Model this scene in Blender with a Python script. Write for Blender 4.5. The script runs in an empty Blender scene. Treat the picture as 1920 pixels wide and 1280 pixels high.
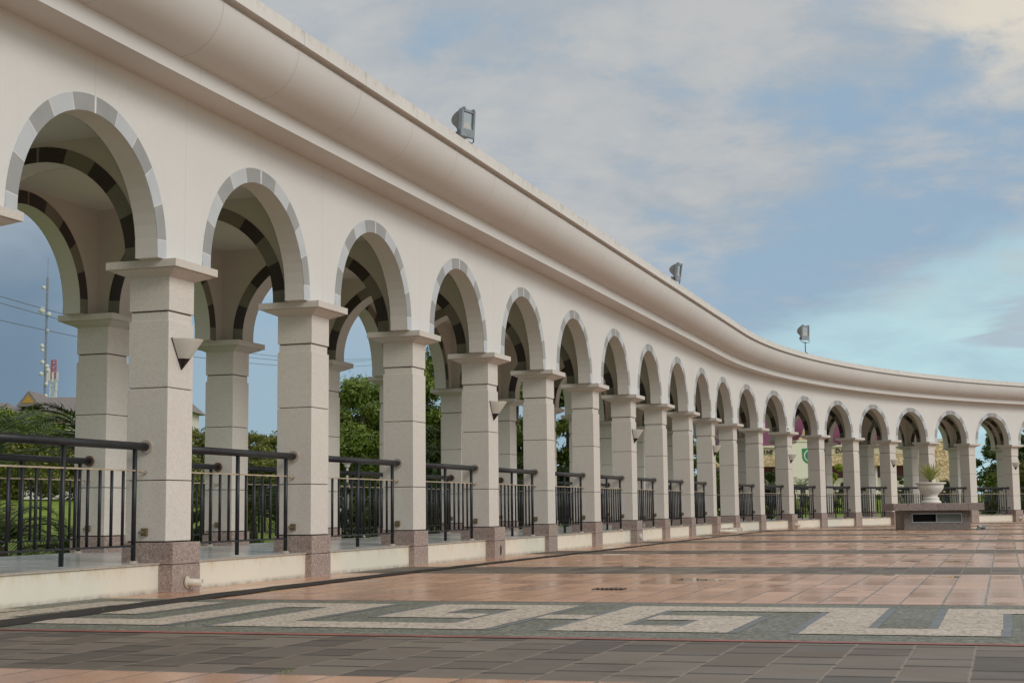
import bpy, bmesh, math, random
import numpy as np
from mathutils import Matrix, Vector
random.seed(7); RNG = np.random.default_rng(11)
C = bpy.context.scene.collection
SC = bpy.context.scene
pi = math.pi; sin = math.sin; cos = math.cos; rad = math.radians

# ------------------------------------------------------------------ camera
CAM_H = 0.732; PITCH = 0.1130; ROLL = -0.0104; FPX = 2753.7
cd = bpy.data.cameras.new('camera'); cam = bpy.data.objects.new('camera', cd); C.objects.link(cam)
cd.sensor_width = 36.0; cd.sensor_fit = 'HORIZONTAL'; cd.lens = 36.0*FPX/1920.0
cd.clip_start = 0.05; cd.clip_end = 4000
cp, sp, cr, sr = cos(PITCH), sin(PITCH), cos(ROLL), sin(ROLL)
fwd = Vector((0, cp, sp)); upc = Vector((0, -sp, cp)); rx = Vector((1, 0, 0))
right = cr*rx + sr*upc; up = -sr*rx + cr*upc
cam.matrix_world = Matrix(((right.x, up.x, -fwd.x, 0), (right.y, up.y, -fwd.y, 0), (right.z, up.z, -fwd.z, CAM_H), (0, 0, 0, 1)))
SC.camera = cam

# ------------------------------------------------------------------ exposure
SC.view_settings.view_transform = 'Standard'
try: SC.view_settings.look = 'None'
except Exception: pass
SC.view_settings.exposure = 0.0; SC.view_settings.gamma = 1.0
SC.view_settings.use_curve_mapping = False

# ------------------------------------------------------------------ node helper
class NT:
    def __init__(s, tree): s.t = tree; s.n = tree.nodes; s.l = tree.links
    def new(s, typ, **kw):
        nd = s.n.new(typ)
        for k, v in kw.items(): setattr(nd, k, v)
        return nd
    def put(s, inp, v):
        if v is None: return
        if isinstance(v, bpy.types.NodeSocket): s.l.new(v, inp)
        else:
            if hasattr(inp, 'default_value'):
                dv = inp.default_value
                if hasattr(dv, '__len__') and not isinstance(v, (int, float)):
                    v = tuple(v); v = v + (1.0,)*(len(dv)-len(v)) if len(v) < len(dv) else v[:len(dv)]
                inp.default_value = v
    def m(s, op, a, b=None, c=None, clamp=False):
        nd = s.new('ShaderNodeMath', operation=op, use_clamp=clamp)
        s.put(nd.inputs[0], a)
        if b is not None: s.put(nd.inputs[1], b)
        if c is not None: s.put(nd.inputs[2], c)
        return nd.outputs[0]
    def step(s, x, e0, e1):                       # smoothstep 0..1
        nd = s.new('ShaderNodeMapRange', interpolation_type='SMOOTHSTEP')
        s.put(nd.inputs['Value'], x); s.put(nd.inputs['From Min'], e0); s.put(nd.inputs['From Max'], e1)
        return nd.outputs['Result']
    def lin(s, x, a, b, c, d):
        nd = s.new('ShaderNodeMapRange'); nd.clamp = True
        s.put(nd.inputs['Value'], x)
        for k, v in zip(('From Min', 'From Max', 'To Min', 'To Max'), (a, b, c, d)): s.put(nd.inputs[k], v)
        return nd.outputs['Result']
    def mix(s, f, a, b, mode='MIX'):
        nd = s.new('ShaderNodeMix', data_type='RGBA', blend_type=mode)
        s.put(nd.inputs['Factor'], f); s.put(nd.inputs['A'], a) if False else None
        s.put(nd.inputs[6], a); s.put(nd.inputs[7], b)
        return nd.outputs[2]
    def noise(s, vec, scale, detail=4, rough=0.55, dist=0.0):
        nd = s.new('ShaderNodeTexNoise')
        if vec is not None: s.put(nd.inputs['Vector'], vec)
        nd.inputs['Scale'].default_value = scale; nd.inputs['Detail'].default_value = detail
        nd.inputs['Roughness'].default_value = rough; nd.inputs['Distortion'].default_value = dist
        return nd.outputs['Fac']
    def voro(s, vec, scale):
        nd = s.new('ShaderNodeTexVoronoi')
        if vec is not None: s.put(nd.inputs['Vector'], vec)
        nd.inputs['Scale'].default_value = scale
        return nd
    def sep(s, v):
        nd = s.new('ShaderNodeSeparateXYZ'); s.put(nd.inputs[0], v); return nd.outputs
    def comb(s, x, y, z):
        nd = s.new('ShaderNodeCombineXYZ'); s.put(nd.inputs[0], x); s.put(nd.inputs[1], y); s.put(nd.inputs[2], z); return nd.outputs[0]

# ------------------------------------------------------------------ sun and sky
SUN_DIR = Vector((0.64, -0.57, 0.52)).normalized()
sd = bpy.data.lights.new('sun', 'SUN'); sun = bpy.data.objects.new('sun', sd); C.objects.link(sun)
sd.energy = 1.38; sd.angle = rad(26); sd.color = (1.0, 0.965, 0.93)
sun.rotation_euler = SUN_DIR.to_track_quat('Z', 'Y').to_euler()
sun.location = (30, -20, 40)

W = bpy.data.worlds.new('World'); SC.world = W; W.use_nodes = True
w = NT(W.node_tree); w.n.clear()
tc = w.new('ShaderNodeTexCoord')
dx, dy, dz = w.sep(tc.outputs['Generated'])
sky = w.new('ShaderNodeTexSky', sky_type='NISHITA'); sky.sun_disc = False
sky.sun_elevation = math.asin(SUN_DIR.z); sky.sun_rotation = math.atan2(SUN_DIR.x, SUN_DIR.y)
sky.air_density = 1.0; sky.dust_density = 2.0; sky.ozone_density = 1.5
az = w.m('ARCTAN2', dx, dy); el = w.m('ARCSINE', dz)
den = w.m('ADD', w.m('MAXIMUM', dz, 0.0), 0.24)
pl = w.comb(w.m('DIVIDE', dx, den), w.m('DIVIDE', dy, den), 0.0)
n1 = w.noise(pl, 1.3, 7, 0.55, 0.25)
n2 = w.noise(pl, 3.4, 7, 0.6, 0.3)
n3 = w.noise(w.comb(w.m('MULTIPLY', az, 5.0), w.m('MULTIPLY', el, 14.0), 3.3), 1.0, 5, 0.55, 0.8)
wob = w.m('MULTIPLY', w.m('SUBTRACT', n3, 0.5), 0.16)
wob2 = w.m('MULTIPLY', w.m('SUBTRACT', n2, 0.5), 0.10)
elw = w.m('ADD', el, wob)
K = 10.0
def col(r, g, b): return (r*K, g*K, b*K, 1)
base = w.mix(0.85, sky.outputs[0], col(0.315, 0.445, 0.58))                      # clear blue between the clouds
# storm blue low on the left
stormf = w.m("MULTIPLY", w.step(az, -0.17, -0.33), w.step(elw, 0.30, 0.10))
base = w.mix(stormf, base, col(0.165, 0.245, 0.335))
# pale cyan clear strip low on the right
diag = w.m('SUBTRACT', w.m('ADD', el, wob2), w.m('ADD', 0.112, w.m('MULTIPLY', w.m('SUBTRACT', az, 0.16), 0.34)))
cyf = w.m('MULTIPLY', w.step(diag, 0.022, -0.022), w.step(az, 0.06, 0.20))
cyf = w.m('MULTIPLY', cyf, w.lin(n2, 0.35, 0.62, 0.6, 1.0))
base = w.mix(cyf, base, col(0.50, 0.715, 0.76))
# grey lilac streaks inside the pale strip
st = w.step(w.noise(w.comb(w.m('MULTIPLY', az, 4.0), w.m('MULTIPLY', el, 26.0), 1.7), 1.0, 5, 0.55, 0.6), 0.50, 0.60)
base = w.mix(w.m('MULTIPLY', w.m('MULTIPLY', st, cyf), 0.80), base, col(0.40, 0.47, 0.545))
# big grey cloud deck, thick in the upper part and to the left
deck = w.m('ADD', w.m('MULTIPLY', w.m('SUBTRACT', el, 0.21), 2.6), w.m('MULTIPLY', w.m('SUBTRACT', 0.10, az), 0.50))
deck = w.m('ADD', deck, w.m('MULTIPLY', w.m('SUBTRACT', n1, 0.46), 2.6))
deck = w.m('ADD', deck, w.m('MULTIPLY', w.m('SUBTRACT', n2, 0.5), 1.5))
deck = w.m('ADD', deck, w.m('MULTIPLY', w.m('SUBTRACT', w.noise(pl, 9.0, 6, 0.62, 0.2), 0.5), 0.8))
deckf = w.m('MULTIPLY', w.step(deck, -0.34, 0.30), w.step(el, 0.09, 0.19))
deckf = w.m('MULTIPLY', deckf, w.m('SUBTRACT', 1.0, w.m('MULTIPLY', stormf, 0.9)))
n4 = w.noise(pl, 8.0, 6, 0.62, 0.3)
ccol = w.mix(w.step(w.m('ADD', w.m('MULTIPLY', n2, 0.7), w.m('MULTIPLY', n4, 0.3)), 0.38, 0.60), col(0.40, 0.445, 0.485), col(0.53, 0.53, 0.525))
base = w.mix(w.m('MULTIPLY', deckf, 0.92), base, ccol)
# lit cream cloud high on the right
litf = w.m('MULTIPLY', w.step(w.m('ADD', az, wob2), 0.23, 0.33), w.step(w.m('ADD', el, wob2), 0.245, 0.315))
litf = w.m('MULTIPLY', litf, w.step(n2, 0.36, 0.54))
base = w.mix(litf, base, col(0.72, 0.67, 0.58))
# pale haze low behind the arcade, away from the storm on the left
hz = w.m('MULTIPLY', w.m('MULTIPLY', w.step(elw, 0.17, 0.05), w.step(az, -0.33, -0.20)), w.step(az, 0.22, 0.05))
base = w.mix(w.m('MULTIPLY', hz, 0.75), base, col(0.33, 0.46, 0.54))
# outside the view: sky added to shape light, grey left, bright overhead, warm right
base = w.mix(w.m('MULTIPLY', w.step(dx, -0.36, -0.75), 0.80), base, col(0.42, 0.42, 0.43))
base = w.mix(w.m('MULTIPLY', w.step(dz, 0.45, 0.85), 0.85), base, col(0.70, 0.70, 0.70))
base = w.mix(w.m('MULTIPLY', w.m('MULTIPLY', w.step(dx, 0.42, 0.80), w.step(dz, 0.80, 0.20)), 0.85), base, col(0.78, 0.765, 0.75))
bg = w.new('ShaderNodeBackground'); w.put(bg.inputs['Color'], base); bg.inputs['Strength'].default_value = 0.1
wo = w.new('ShaderNodeOutputWorld'); w.l.new(bg.outputs[0], wo.inputs[0])

# ------------------------------------------------------------------ the path of the arcade: straight, then an arc
X1, Y1, TH0, S0, RR, BAY, BAYC = -3.1333, 13.8244, 1.25, 27.0, 39.458, 3.0, 2.805
T0 = (cos(TH0), sin(TH0)); N0 = (sin(TH0), -cos(TH0))
CX, CY = X1+T0[0]*S0+N0[0]*RR, Y1+T0[1]*S0+N0[1]*RR
def pt(s, b):
    if s <= S0: return (X1+T0[0]*s+N0[0]*b, Y1+T0[1]*s+N0[1]*b)
    a = (s-S0)/RR; q = RR-b
    return (CX+q*(sin(a)*T0[0]-cos(a)*N0[0]), CY+q*(sin(a)*T0[1]-cos(a)*N0[1]))
def heading(s): return TH0 if s <= S0 else TH0-(s-S0)/RR
def P3(s, b, z): x, y = pt(s, b); return (x, y, z)
def col_s(k): return BAY*(k-1) if k <= 10 else S0+BAYC*(k-10)
def inv_sb(x, y):
    ds, db = (x-X1)*T0[0]+(y-Y1)*T0[1], (x-X1)*N0[0]+(y-Y1)*N0[1]
    if ds <= S0: return ds, db
    ex, ey = x-CX, y-CY; q = math.hypot(ex, ey)
    ang = math.atan2(ex*T0[0]+ey*T0[1], -(ex*N0[0]+ey*N0[1]))
    if ang < 0: ang += 2*pi
    return S0+RR*ang, RR-q
def frame_at(s, b, z=0.0):                        # local x = outward to the plaza, local y = along the path
    th = heading(s); n = (sin(th), -cos(th)); t = (cos(th), sin(th)); x, y = pt(s, b)
    return Matrix(((n[0], t[0], 0, x), (n[1], t[1], 0, y), (0, 0, 1, z), (0, 0, 0, 1)))

# ------------------------------------------------------------------ object helpers
WM = {}
def link(o, parent=None, mw=None):
    mw = mw or Matrix.Identity(4)
    C.objects.link(o); WM[o.name] = mw
    if parent is not None:
        o.parent = parent; o.matrix_basis = WM[parent.name].inverted() @ mw
    else: o.matrix_basis = mw
    return o
def tag(o, label=None, cat=None, group=None, kind=None):
    if label: o['label'] = label
    if cat: o['category'] = cat
    if group: o['group'] = group
    if kind: o['kind'] = kind
    return o
def thing(name, label, cat, mw=None, group=None):
    o = bpy.data.objects.new(name, None); o.empty_display_size = 0.2
    link(o, None, mw); return tag(o, label, cat, group)
class MB:
    def __init__(s): s.v = []; s.f = []; s.mi = []; s.uv = {}
    def add(s, verts, faces, mi=0, uvs=None):
        o = len(s.v); s.v += [tuple(p) for p in verts]
        for i, f in enumerate(faces):
            if uvs is not None: s.uv[len(s.f)] = [uvs[j] for j in f]
            s.f.append(tuple(o+j for j in f)); s.mi.append(mi)
        return s
    def box(s, x0, x1, y0, y1, z0, z1, mi=0):
        return s.add([(x0,y0,z0),(x1,y0,z0),(x1,y1,z0),(x0,y1,z0),(x0,y0,z1),(x1,y0,z1),(x1,y1,z1),(x0,y1,z1)],
              [(0,3,2,1),(4,5,6,7),(0,1,5,4),(1,2,6,5),(2,3,7,6),(3,0,4,7)], mi)
    def loft(s, rects, mi=0):                     # stacked rectangles (x0,x1,y0,y1,z)
        vs = []; fs = []
        for (x0,x1,y0,y1,z) in rects: vs += [(x0,y0,z),(x1,y0,z),(x1,y1,z),(x0,y1,z)]
        for i in range(len(rects)-1):
            a = 4*i
            for j in range(4): fs.append((a+j, a+(j+1)%4, a+4+(j+1)%4, a+4+j))
        fs.append((3,2,1,0)); n = 4*(len(rects)-1); fs.append((n,n+1,n+2,n+3))
        return s.add(vs, fs, mi)
    def tube(s, pts, r, seg=10, mi=0, cap=True):
        pts = [Vector(p) for p in pts]; rs = r if hasattr(r, '__len__') else [r]*len(pts)
        vs = []; fs = []
        for i, p in enumerate(pts):
            d = (pts[min(i+1, len(pts)-1)]-pts[max(i-1, 0)]).normalized()
            a = Vector((0,0,1)) if abs(d.z) < 0.9 else Vector((1,0,0))
            u = d.cross(a).normalized(); v = d.cross(u)
            for j in range(seg):
                t = 2*pi*j/seg; q = p+(u*cos(t)+v*sin(t))*rs[i]; vs.append(tuple(q))
        for i in range(len(pts)-1):
            for j in range(seg):
                a = i*seg+j; b = i*seg+(j+1)%seg; fs.append((a, b, b+seg, a+seg))
        if cap:
            fs.append(tuple(range(seg))[::-1]); n = (len(pts)-1)*seg; fs.append(tuple(range(n, n+seg)))
        return s.add(vs, fs, mi)
    def lathe(s, prof, seg=24, mi=0, cx=0, cy=0, a0=0.0, a1=2*pi):
        full = abs(a1-a0-2*pi) < 1e-6; m = seg if full else seg+1
        vs = []; fs = []
        for (r, z) in prof:
            for j in range(m):
                t = a0+(a1-a0)*j/seg; vs.append((cx+r*cos(t), cy+r*sin(t), z))
        for i in range(len(prof)-1):
            for j in range(seg):
                a = i*m+j; b = i*m+(j+1) % m; fs.append((a, b, b+m, a+m))
        return s.add(vs, fs, mi)
    def mesh(s, name, mats, smooth=False):
        me = bpy.data.meshes.new(name); me.from_pydata(s.v, [], s.f); me.update()
        for m in (mats if isinstance(mats, (list, tuple)) else [mats]): me.materials.append(m)
        if any(s.mi): me.polygons.foreach_set('material_index', s.mi)
        if smooth: me.polygons.foreach_set('use_smooth', [True]*len(s.f))
        if s.uv:
            ul = me.uv_layers.new(name='UVMap'); data = ul.data
            for i, pg in enumerate(me.polygons):
                q = s.uv.get(i)
                if q:
                    for li, c in zip(pg.loop_indices, q): data[li].uv = c
        return me
    def build(s, name, mats, parent=None, mw=None, smooth=False, bevel=0.0):
        me = s.mesh(name, mats, smooth)
        if bevel > 0: bevel_mesh(me, bevel)
        return link(bpy.data.objects.new(name, me), parent, mw)
def bevel_mesh(me, w_, ang=0.6):
    bm = bmesh.new(); bm.from_mesh(me); bmesh.ops.remove_doubles(bm, verts=bm.verts, dist=1e-5)
    bmesh.ops.recalc_face_normals(bm, faces=bm.faces)
    es = [e for e in bm.edges if len(e.link_faces) == 2 and e.calc_face_angle(0) > ang]
    bmesh.ops.bevel(bm, geom=es, offset=w_, segments=2, affect='EDGES', profile=0.5, clamp_overlap=True)
    bm.to_mesh(me); bm.free(); me.update()
def obj(name, me, parent=None, mw=None): return link(bpy.data.objects.new(name, me), parent, mw)
ORD = ['zeroth','first','second','third','fourth','fifth','sixth','seventh','eighth','ninth','tenth','eleventh','twelfth','thirteenth','fourteenth','fifteenth','sixteenth','seventeenth','eighteenth','nineteenth','twentieth','twenty-first']

# ------------------------------------------------------------------ materials
def mat(name):
    m = bpy.data.materials.new(name); m.use_nodes = True
    t = NT(m.node_tree); bs = t.n.get('Principled BSDF')
    return m, t, bs
def coords(t, kind='Object'):
    return t.new('ShaderNodeTexCoord').outputs[kind]
def world_pos(t): return t.new('ShaderNodeNewGeometry').outputs['Position']
def bump(t, bs, h, strength=0.3, dist=0.01):
    b = t.new('ShaderNodeBump'); t.put(b.inputs['Height'], h); b.inputs['Strength'].default_value = strength; b.inputs['Distance'].default_value = dist
    t.l.new(b.outputs[0], bs.inputs['Normal'])
def simple(name, c, rough=0.6, metal=0.0, var=0.12, scale=6.0, coat=0.0):
    m, t, bs = mat(name); v = coords(t)
    f = t.noise(v, scale, 5, 0.6)
    a = tuple(x*(1-var) for x in c); b = tuple(min(1, x*(1+var)) for x in c)
    t.put(bs.inputs['Base Color'], t.mix(t.lin(f, 0.3, 0.7, 0, 1), a+(1,), b+(1,)))
    bs.inputs['Roughness'].default_value = rough; bs.inputs['Metallic'].default_value = metal
    return m
def speckle(name, c, dark, light, scale=220.0, rough=0.45, blot=0.10, streak=True):
    m, t, bs = mat(name); v = coords(t); p = world_pos(t)
    vo = t.voro(v, scale); r, g, b_ = t.sep(vo.outputs['Color'])
    vo2 = t.voro(v, scale*0.45); r2, _, _ = t.sep(vo2.outputs['Color'])
    c0 = t.mix(t.step(r, 0.80, 0.92), c+(1,), dark+(1,))
    c0 = t.mix(t.step(g, 0.84, 0.95), c0, light+(1,))
    c0 = t.mix(t.m('MULTIPLY', t.step(r2, 0.75, 0.95), 0.5), c0, dark+(1,))
    big = t.noise(p, 1.1, 5, 0.6)
    c0 = t.mix(t.lin(big, 0.3, 0.72, 0, blot*2), c0, tuple(x*0.55 for x in c)+(1,))
    if streak:                                     # rain streaks down the stone
        x, y, z = t.sep(p)
        sv = t.comb(t.m('MULTIPLY', x, 9.0), t.m('MULTIPLY', y, 9.0), t.m('MULTIPLY', z, 0.7))
        s_ = t.step(t.noise(sv, 1.0, 4, 0.6), 0.55, 0.78)
        c0 = t.mix(t.m('MULTIPLY', s_, 0.30), c0, tuple(x*0.6 for x in c)+(1,))
    oi = t.new('ShaderNodeObjectInfo').outputs['Random']; zz = t.sep(p)[2]; gn = t.new('ShaderNodeNewGeometry').outputs['True Normal']
    wn_ = t.new('ShaderNodeTexWhiteNoise', noise_dimensions='2D'); nx_ = t.m('ROUND', t.m('MULTIPLY', t.sep(gn)[0], 2.0))
    t.put(wn_.inputs['Vector'], t.comb(t.m('ADD', t.m('MULTIPLY', oi, 57.0), nx_), t.m('FLOOR', t.m('DIVIDE', t.m('SUBTRACT', zz, 0.16), 0.862)), 0))
    c0 = t.mix(t.lin(wn_.outputs['Value'], 0, 1, 0.0, 0.20), c0, tuple(x*0.72 for x in c)+(1,))
    drip = t.step(t.noise(t.comb(t.m('MULTIPLY', t.sep(p)[0], 14.0), t.m('MULTIPLY', t.sep(p)[1], 14.0), t.m('MULTIPLY', zz, 0.9)), 1.0, 4, 0.6), 0.64, 0.80)
    c0 = t.mix(t.m('MULTIPLY', drip, 0.22), c0, tuple(x*0.55 for x in c)+(1,))
    t.put(bs.inputs['Base Color'], c0)
    t.put(bs.inputs['Roughness'], t.lin(big, 0.3, 0.7, rough-0.08, rough+0.12))
    bump(t, bs, vo.outputs['Distance'], 0.05, 0.002)
    return m
def painted(name, c, joint=1.5, joff=0.0, jdark=0.25, stain=(0.30, 0.24, 0.16), stain_amt=0.25, top_dirt=None, rough=0.55, foot=False):
    """painted plaster on a swept surface; UV = (metres along the path, metres up)"""
    m, t, bs = mat(name); uv = coords(t, 'UV'); p = world_pos(t)
    u, v_, _ = t.sep(uv)
    big = t.noise(p, 0.55, 6, 0.6); fine = t.noise(p, 14.0, 4, 0.6)
    c0 = t.mix(t.lin(big, 0.3, 0.7, 0, 1), tuple(x*0.95 for x in c)+(1,), tuple(min(1, x*1.03) for x in c)+(1,))
    c0 = t.mix(t.lin(fine, 0.35, 0.7, 0, 0.10), c0, tuple(x*0.8 for x in c)+(1,))
    sv = t.comb(t.m('MULTIPLY', u, 5.0), t.m('MULTIPLY', v_, 0.5), 0.0)
    s_ = t.step(t.noise(sv, 1.0, 5, 0.65), 0.56, 0.80)
    s_ = t.m('MULTIPLY', s_, t.step(t.noise(p, 0.9, 4, 0.6), 0.40, 0.70))
    c0 = t.mix(t.m('MULTIPLY', s_, stain_amt), c0, stain+(1,))
    if top_dirt is not None:                      # grime under a top edge, v measured down from it
        e0, e1, amt = top_dirt
        sv2 = t.comb(t.m('MULTIPLY', u, 6.5), t.m('MULTIPLY', v_, 2.5), 2.0)
        d_ = t.m('MULTIPLY', t.step(v_, e0, e1), t.step(t.noise(sv2, 1.0, 5, 0.7), 0.42, 0.72))
        c0 = t.mix(t.m('MULTIPLY', d_, amt), c0, stain+(1,))
    if foot:  # contact darkness painted along the bottom edge, mottled like splash grime
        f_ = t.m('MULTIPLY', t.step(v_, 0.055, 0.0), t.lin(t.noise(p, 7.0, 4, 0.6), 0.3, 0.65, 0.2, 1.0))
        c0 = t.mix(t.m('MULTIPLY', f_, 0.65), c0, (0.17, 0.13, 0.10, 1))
    h = fine
    if joint:
        fr = t.m('FRACT', t.m('DIVIDE', t.m('ADD', u, joff), joint))
        d = t.m('MULTIPLY', t.m('ABSOLUTE', t.m('SUBTRACT', fr, 0.5)), joint)   # distance measured from mid
        j = t.step(d, joint*0.5-0.010, joint*0.5-0.003)
        c0 = t.mix(t.m('MULTIPLY', j, jdark), c0, tuple(x*0.45 for x in c)+(1,))
    t.put(bs.inputs['Base Color'], c0); bs.inputs['Roughness'].default_value = rough
    bump(t, bs, h, 0.05, 0.004)
    return m
M = {}
CREAM = (0.690, 0.688, 0.662)
M['wall'] = painted('wall_paint', CREAM, 1.5, 0.0, 0.18, stain=(0.36, 0.31, 0.25), stain_amt=0.24)
M['inner'] = painted('shaded_inner_paint', (0.60, 0.555, 0.485), 0, stain_amt=0.25)  # wall cream taken darker and browner, interior shade put into the colour
M['soffit'] = painted('soffit_paint', (0.64, 0.61, 0.565), 0, stain_amt=0.18)
M['cornice'] = painted('cornice_paint', (0.640, 0.630, 0.605), 1.5, 0.75, 0.45, stain_amt=0.16)
M['fascia'] = painted('fascia_paint', CREAM, 3.0, 0.4, 0.25, stain_amt=0.08)
M['parapet'] = painted('parapet_paint', (0.68, 0.67, 0.635), 1.5, 0.75, 0.55, stain=(0.25, 0.17, 0.08), stain_amt=0.30, top_dirt=(0.02, 0.15, 0.38))
M['ceiling'] = painted('ceiling_paint', (0.68, 0.65, 0.60), 0, stain_amt=0.25)
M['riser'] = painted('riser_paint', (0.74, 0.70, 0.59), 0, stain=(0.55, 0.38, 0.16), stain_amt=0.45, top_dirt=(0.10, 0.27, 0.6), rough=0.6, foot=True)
M['shaft'] = speckle('beige_granite', (0.685, 0.642, 0.580), (0.59, 0.54, 0.475), (0.76, 0.725, 0.67), 130, streak=False, blot=0.06)
M['cap'] = speckle('capital_stone', (0.655, 0.61, 0.55), (0.56, 0.51, 0.445), (0.73, 0.69, 0.63), 130, streak=False)
M['plinth'] = speckle('brown_granite', (0.37, 0.285, 0.25), (0.19, 0.14, 0.115), (0.56, 0.47, 0.42), 90, 0.40)
M['joint'] = simple('dark_joint', (0.05, 0.042, 0.04), 0.8)
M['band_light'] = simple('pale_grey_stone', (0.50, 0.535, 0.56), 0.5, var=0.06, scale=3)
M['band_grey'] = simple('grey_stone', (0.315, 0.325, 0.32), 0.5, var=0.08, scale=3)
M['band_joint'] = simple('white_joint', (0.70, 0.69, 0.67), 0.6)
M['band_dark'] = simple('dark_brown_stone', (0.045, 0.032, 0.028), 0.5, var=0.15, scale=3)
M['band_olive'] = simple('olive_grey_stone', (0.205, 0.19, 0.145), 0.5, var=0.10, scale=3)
M['rail'] = simple('black_rail_paint', (0.011, 0.013, 0.017), 0.45, var=0.45, scale=9)
M['bar'] = simple('rusty_flat_bar', (0.40, 0.325, 0.235), 0.55, var=0.35, scale=5)
M['rust'] = simple('rusty_flange', (0.15, 0.085, 0.06), 0.7, var=0.4, scale=30)
M['flange'] = simple('pale_flange', (0.42, 0.37, 0.31), 0.6, var=0.3, scale=30)
M['pvc'] = simple('white_pipe', (0.66, 0.60, 0.50), 0.4, var=0.12, scale=12)
M['black'] = simple('black_metal', (0.012, 0.011, 0.012), 0.4)
M['void'] = simple('dark_hole', (0.006, 0.005, 0.005), 0.9)
M['lampglass'] = simple('opal_glass', (0.82, 0.81, 0.77), 0.25, var=0.04)
def opal():
    m, t, bs = mat('opal_glass'); bs.inputs['Base Color'].default_value = (0.86, 0.85, 0.81, 1); bs.inputs['Roughness'].default_value = 0.25
    tr = t.new('ShaderNodeBsdfTranslucent'); tr.inputs['Color'].default_value = (0.90, 0.89, 0.84, 1)
    mx = t.new('ShaderNodeMixShader'); mx.inputs[0].default_value = 0.5; t.l.new(bs.outputs[0], mx.inputs[1]); t.l.new(tr.outputs[0], mx.inputs[2]); t.l.new(mx.outputs[0], t.n.get('Material Output').inputs[0])
    return m
M['lampglass'] = opal()
M['flood'] = simple('grey_cast_metal', (0.26, 0.30, 0.33), 0.45, 0.3, var=0.15)
M['floodback'] = simple('aged_grey_metal', (0.22, 0.21, 0.19), 0.5, 0.3, var=0.2)
M['white'] = simple('white_paint', (0.78, 0.76, 0.72), 0.5, var=0.06)
def glass_mat():
    m, t, bs = mat('lamp_front_glass')
    bs.inputs['Base Color'].default_value = (0.42, 0.47, 0.49, 1); bs.inputs['Roughness'].default_value = 0.08
    bs.inputs['Metallic'].default_value = 0.75
    return m
M['glass'] = glass_mat()
def deck_mat():
    m, t, bs = mat('deck_tiles'); uv = coords(t, 'UV'); u, v_, _ = t.sep(uv); p = world_pos(t)
    def jt(x, s): return t.step(t.m('ABSOLUTE', t.m('SUBTRACT', t.m('FRACT', t.m('DIVIDE', x, s)), 0.5)), 0.488, 0.496)
    j = t.m('MAXIMUM', jt(u, 0.5), jt(v_, 0.5))
    cell = t.new('ShaderNodeTexWhiteNoise', noise_dimensions='2D')
    t.put(cell.inputs['Vector'], t.comb(t.m('FLOOR', t.m('DIVIDE', u, 0.5)), t.m('FLOOR', t.m('DIVIDE', v_, 0.5)), 0))
    c0 = t.mix(t.lin(cell.outputs['Value'], 0, 1, 0, 1), (0.54, 0.56, 0.54, 1), (0.60, 0.62, 0.60, 1))
    c0 = t.mix(t.m('MULTIPLY', j, 0.4), c0, (0.28, 0.27, 0.25, 1))
    n = t.noise(p, 1.6, 5, 0.6)
    c0 = t.mix(t.lin(n, 0.4, 0.75, 0, 0.35), c0, (0.42, 0.41, 0.38, 1))
    t.put(bs.inputs['Base Color'], c0); t.put(bs.inputs['Roughness'], t.lin(n, 0.3, 0.7, 0.14, 0.32))
    return m
M['deck'] = deck_mat()

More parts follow.
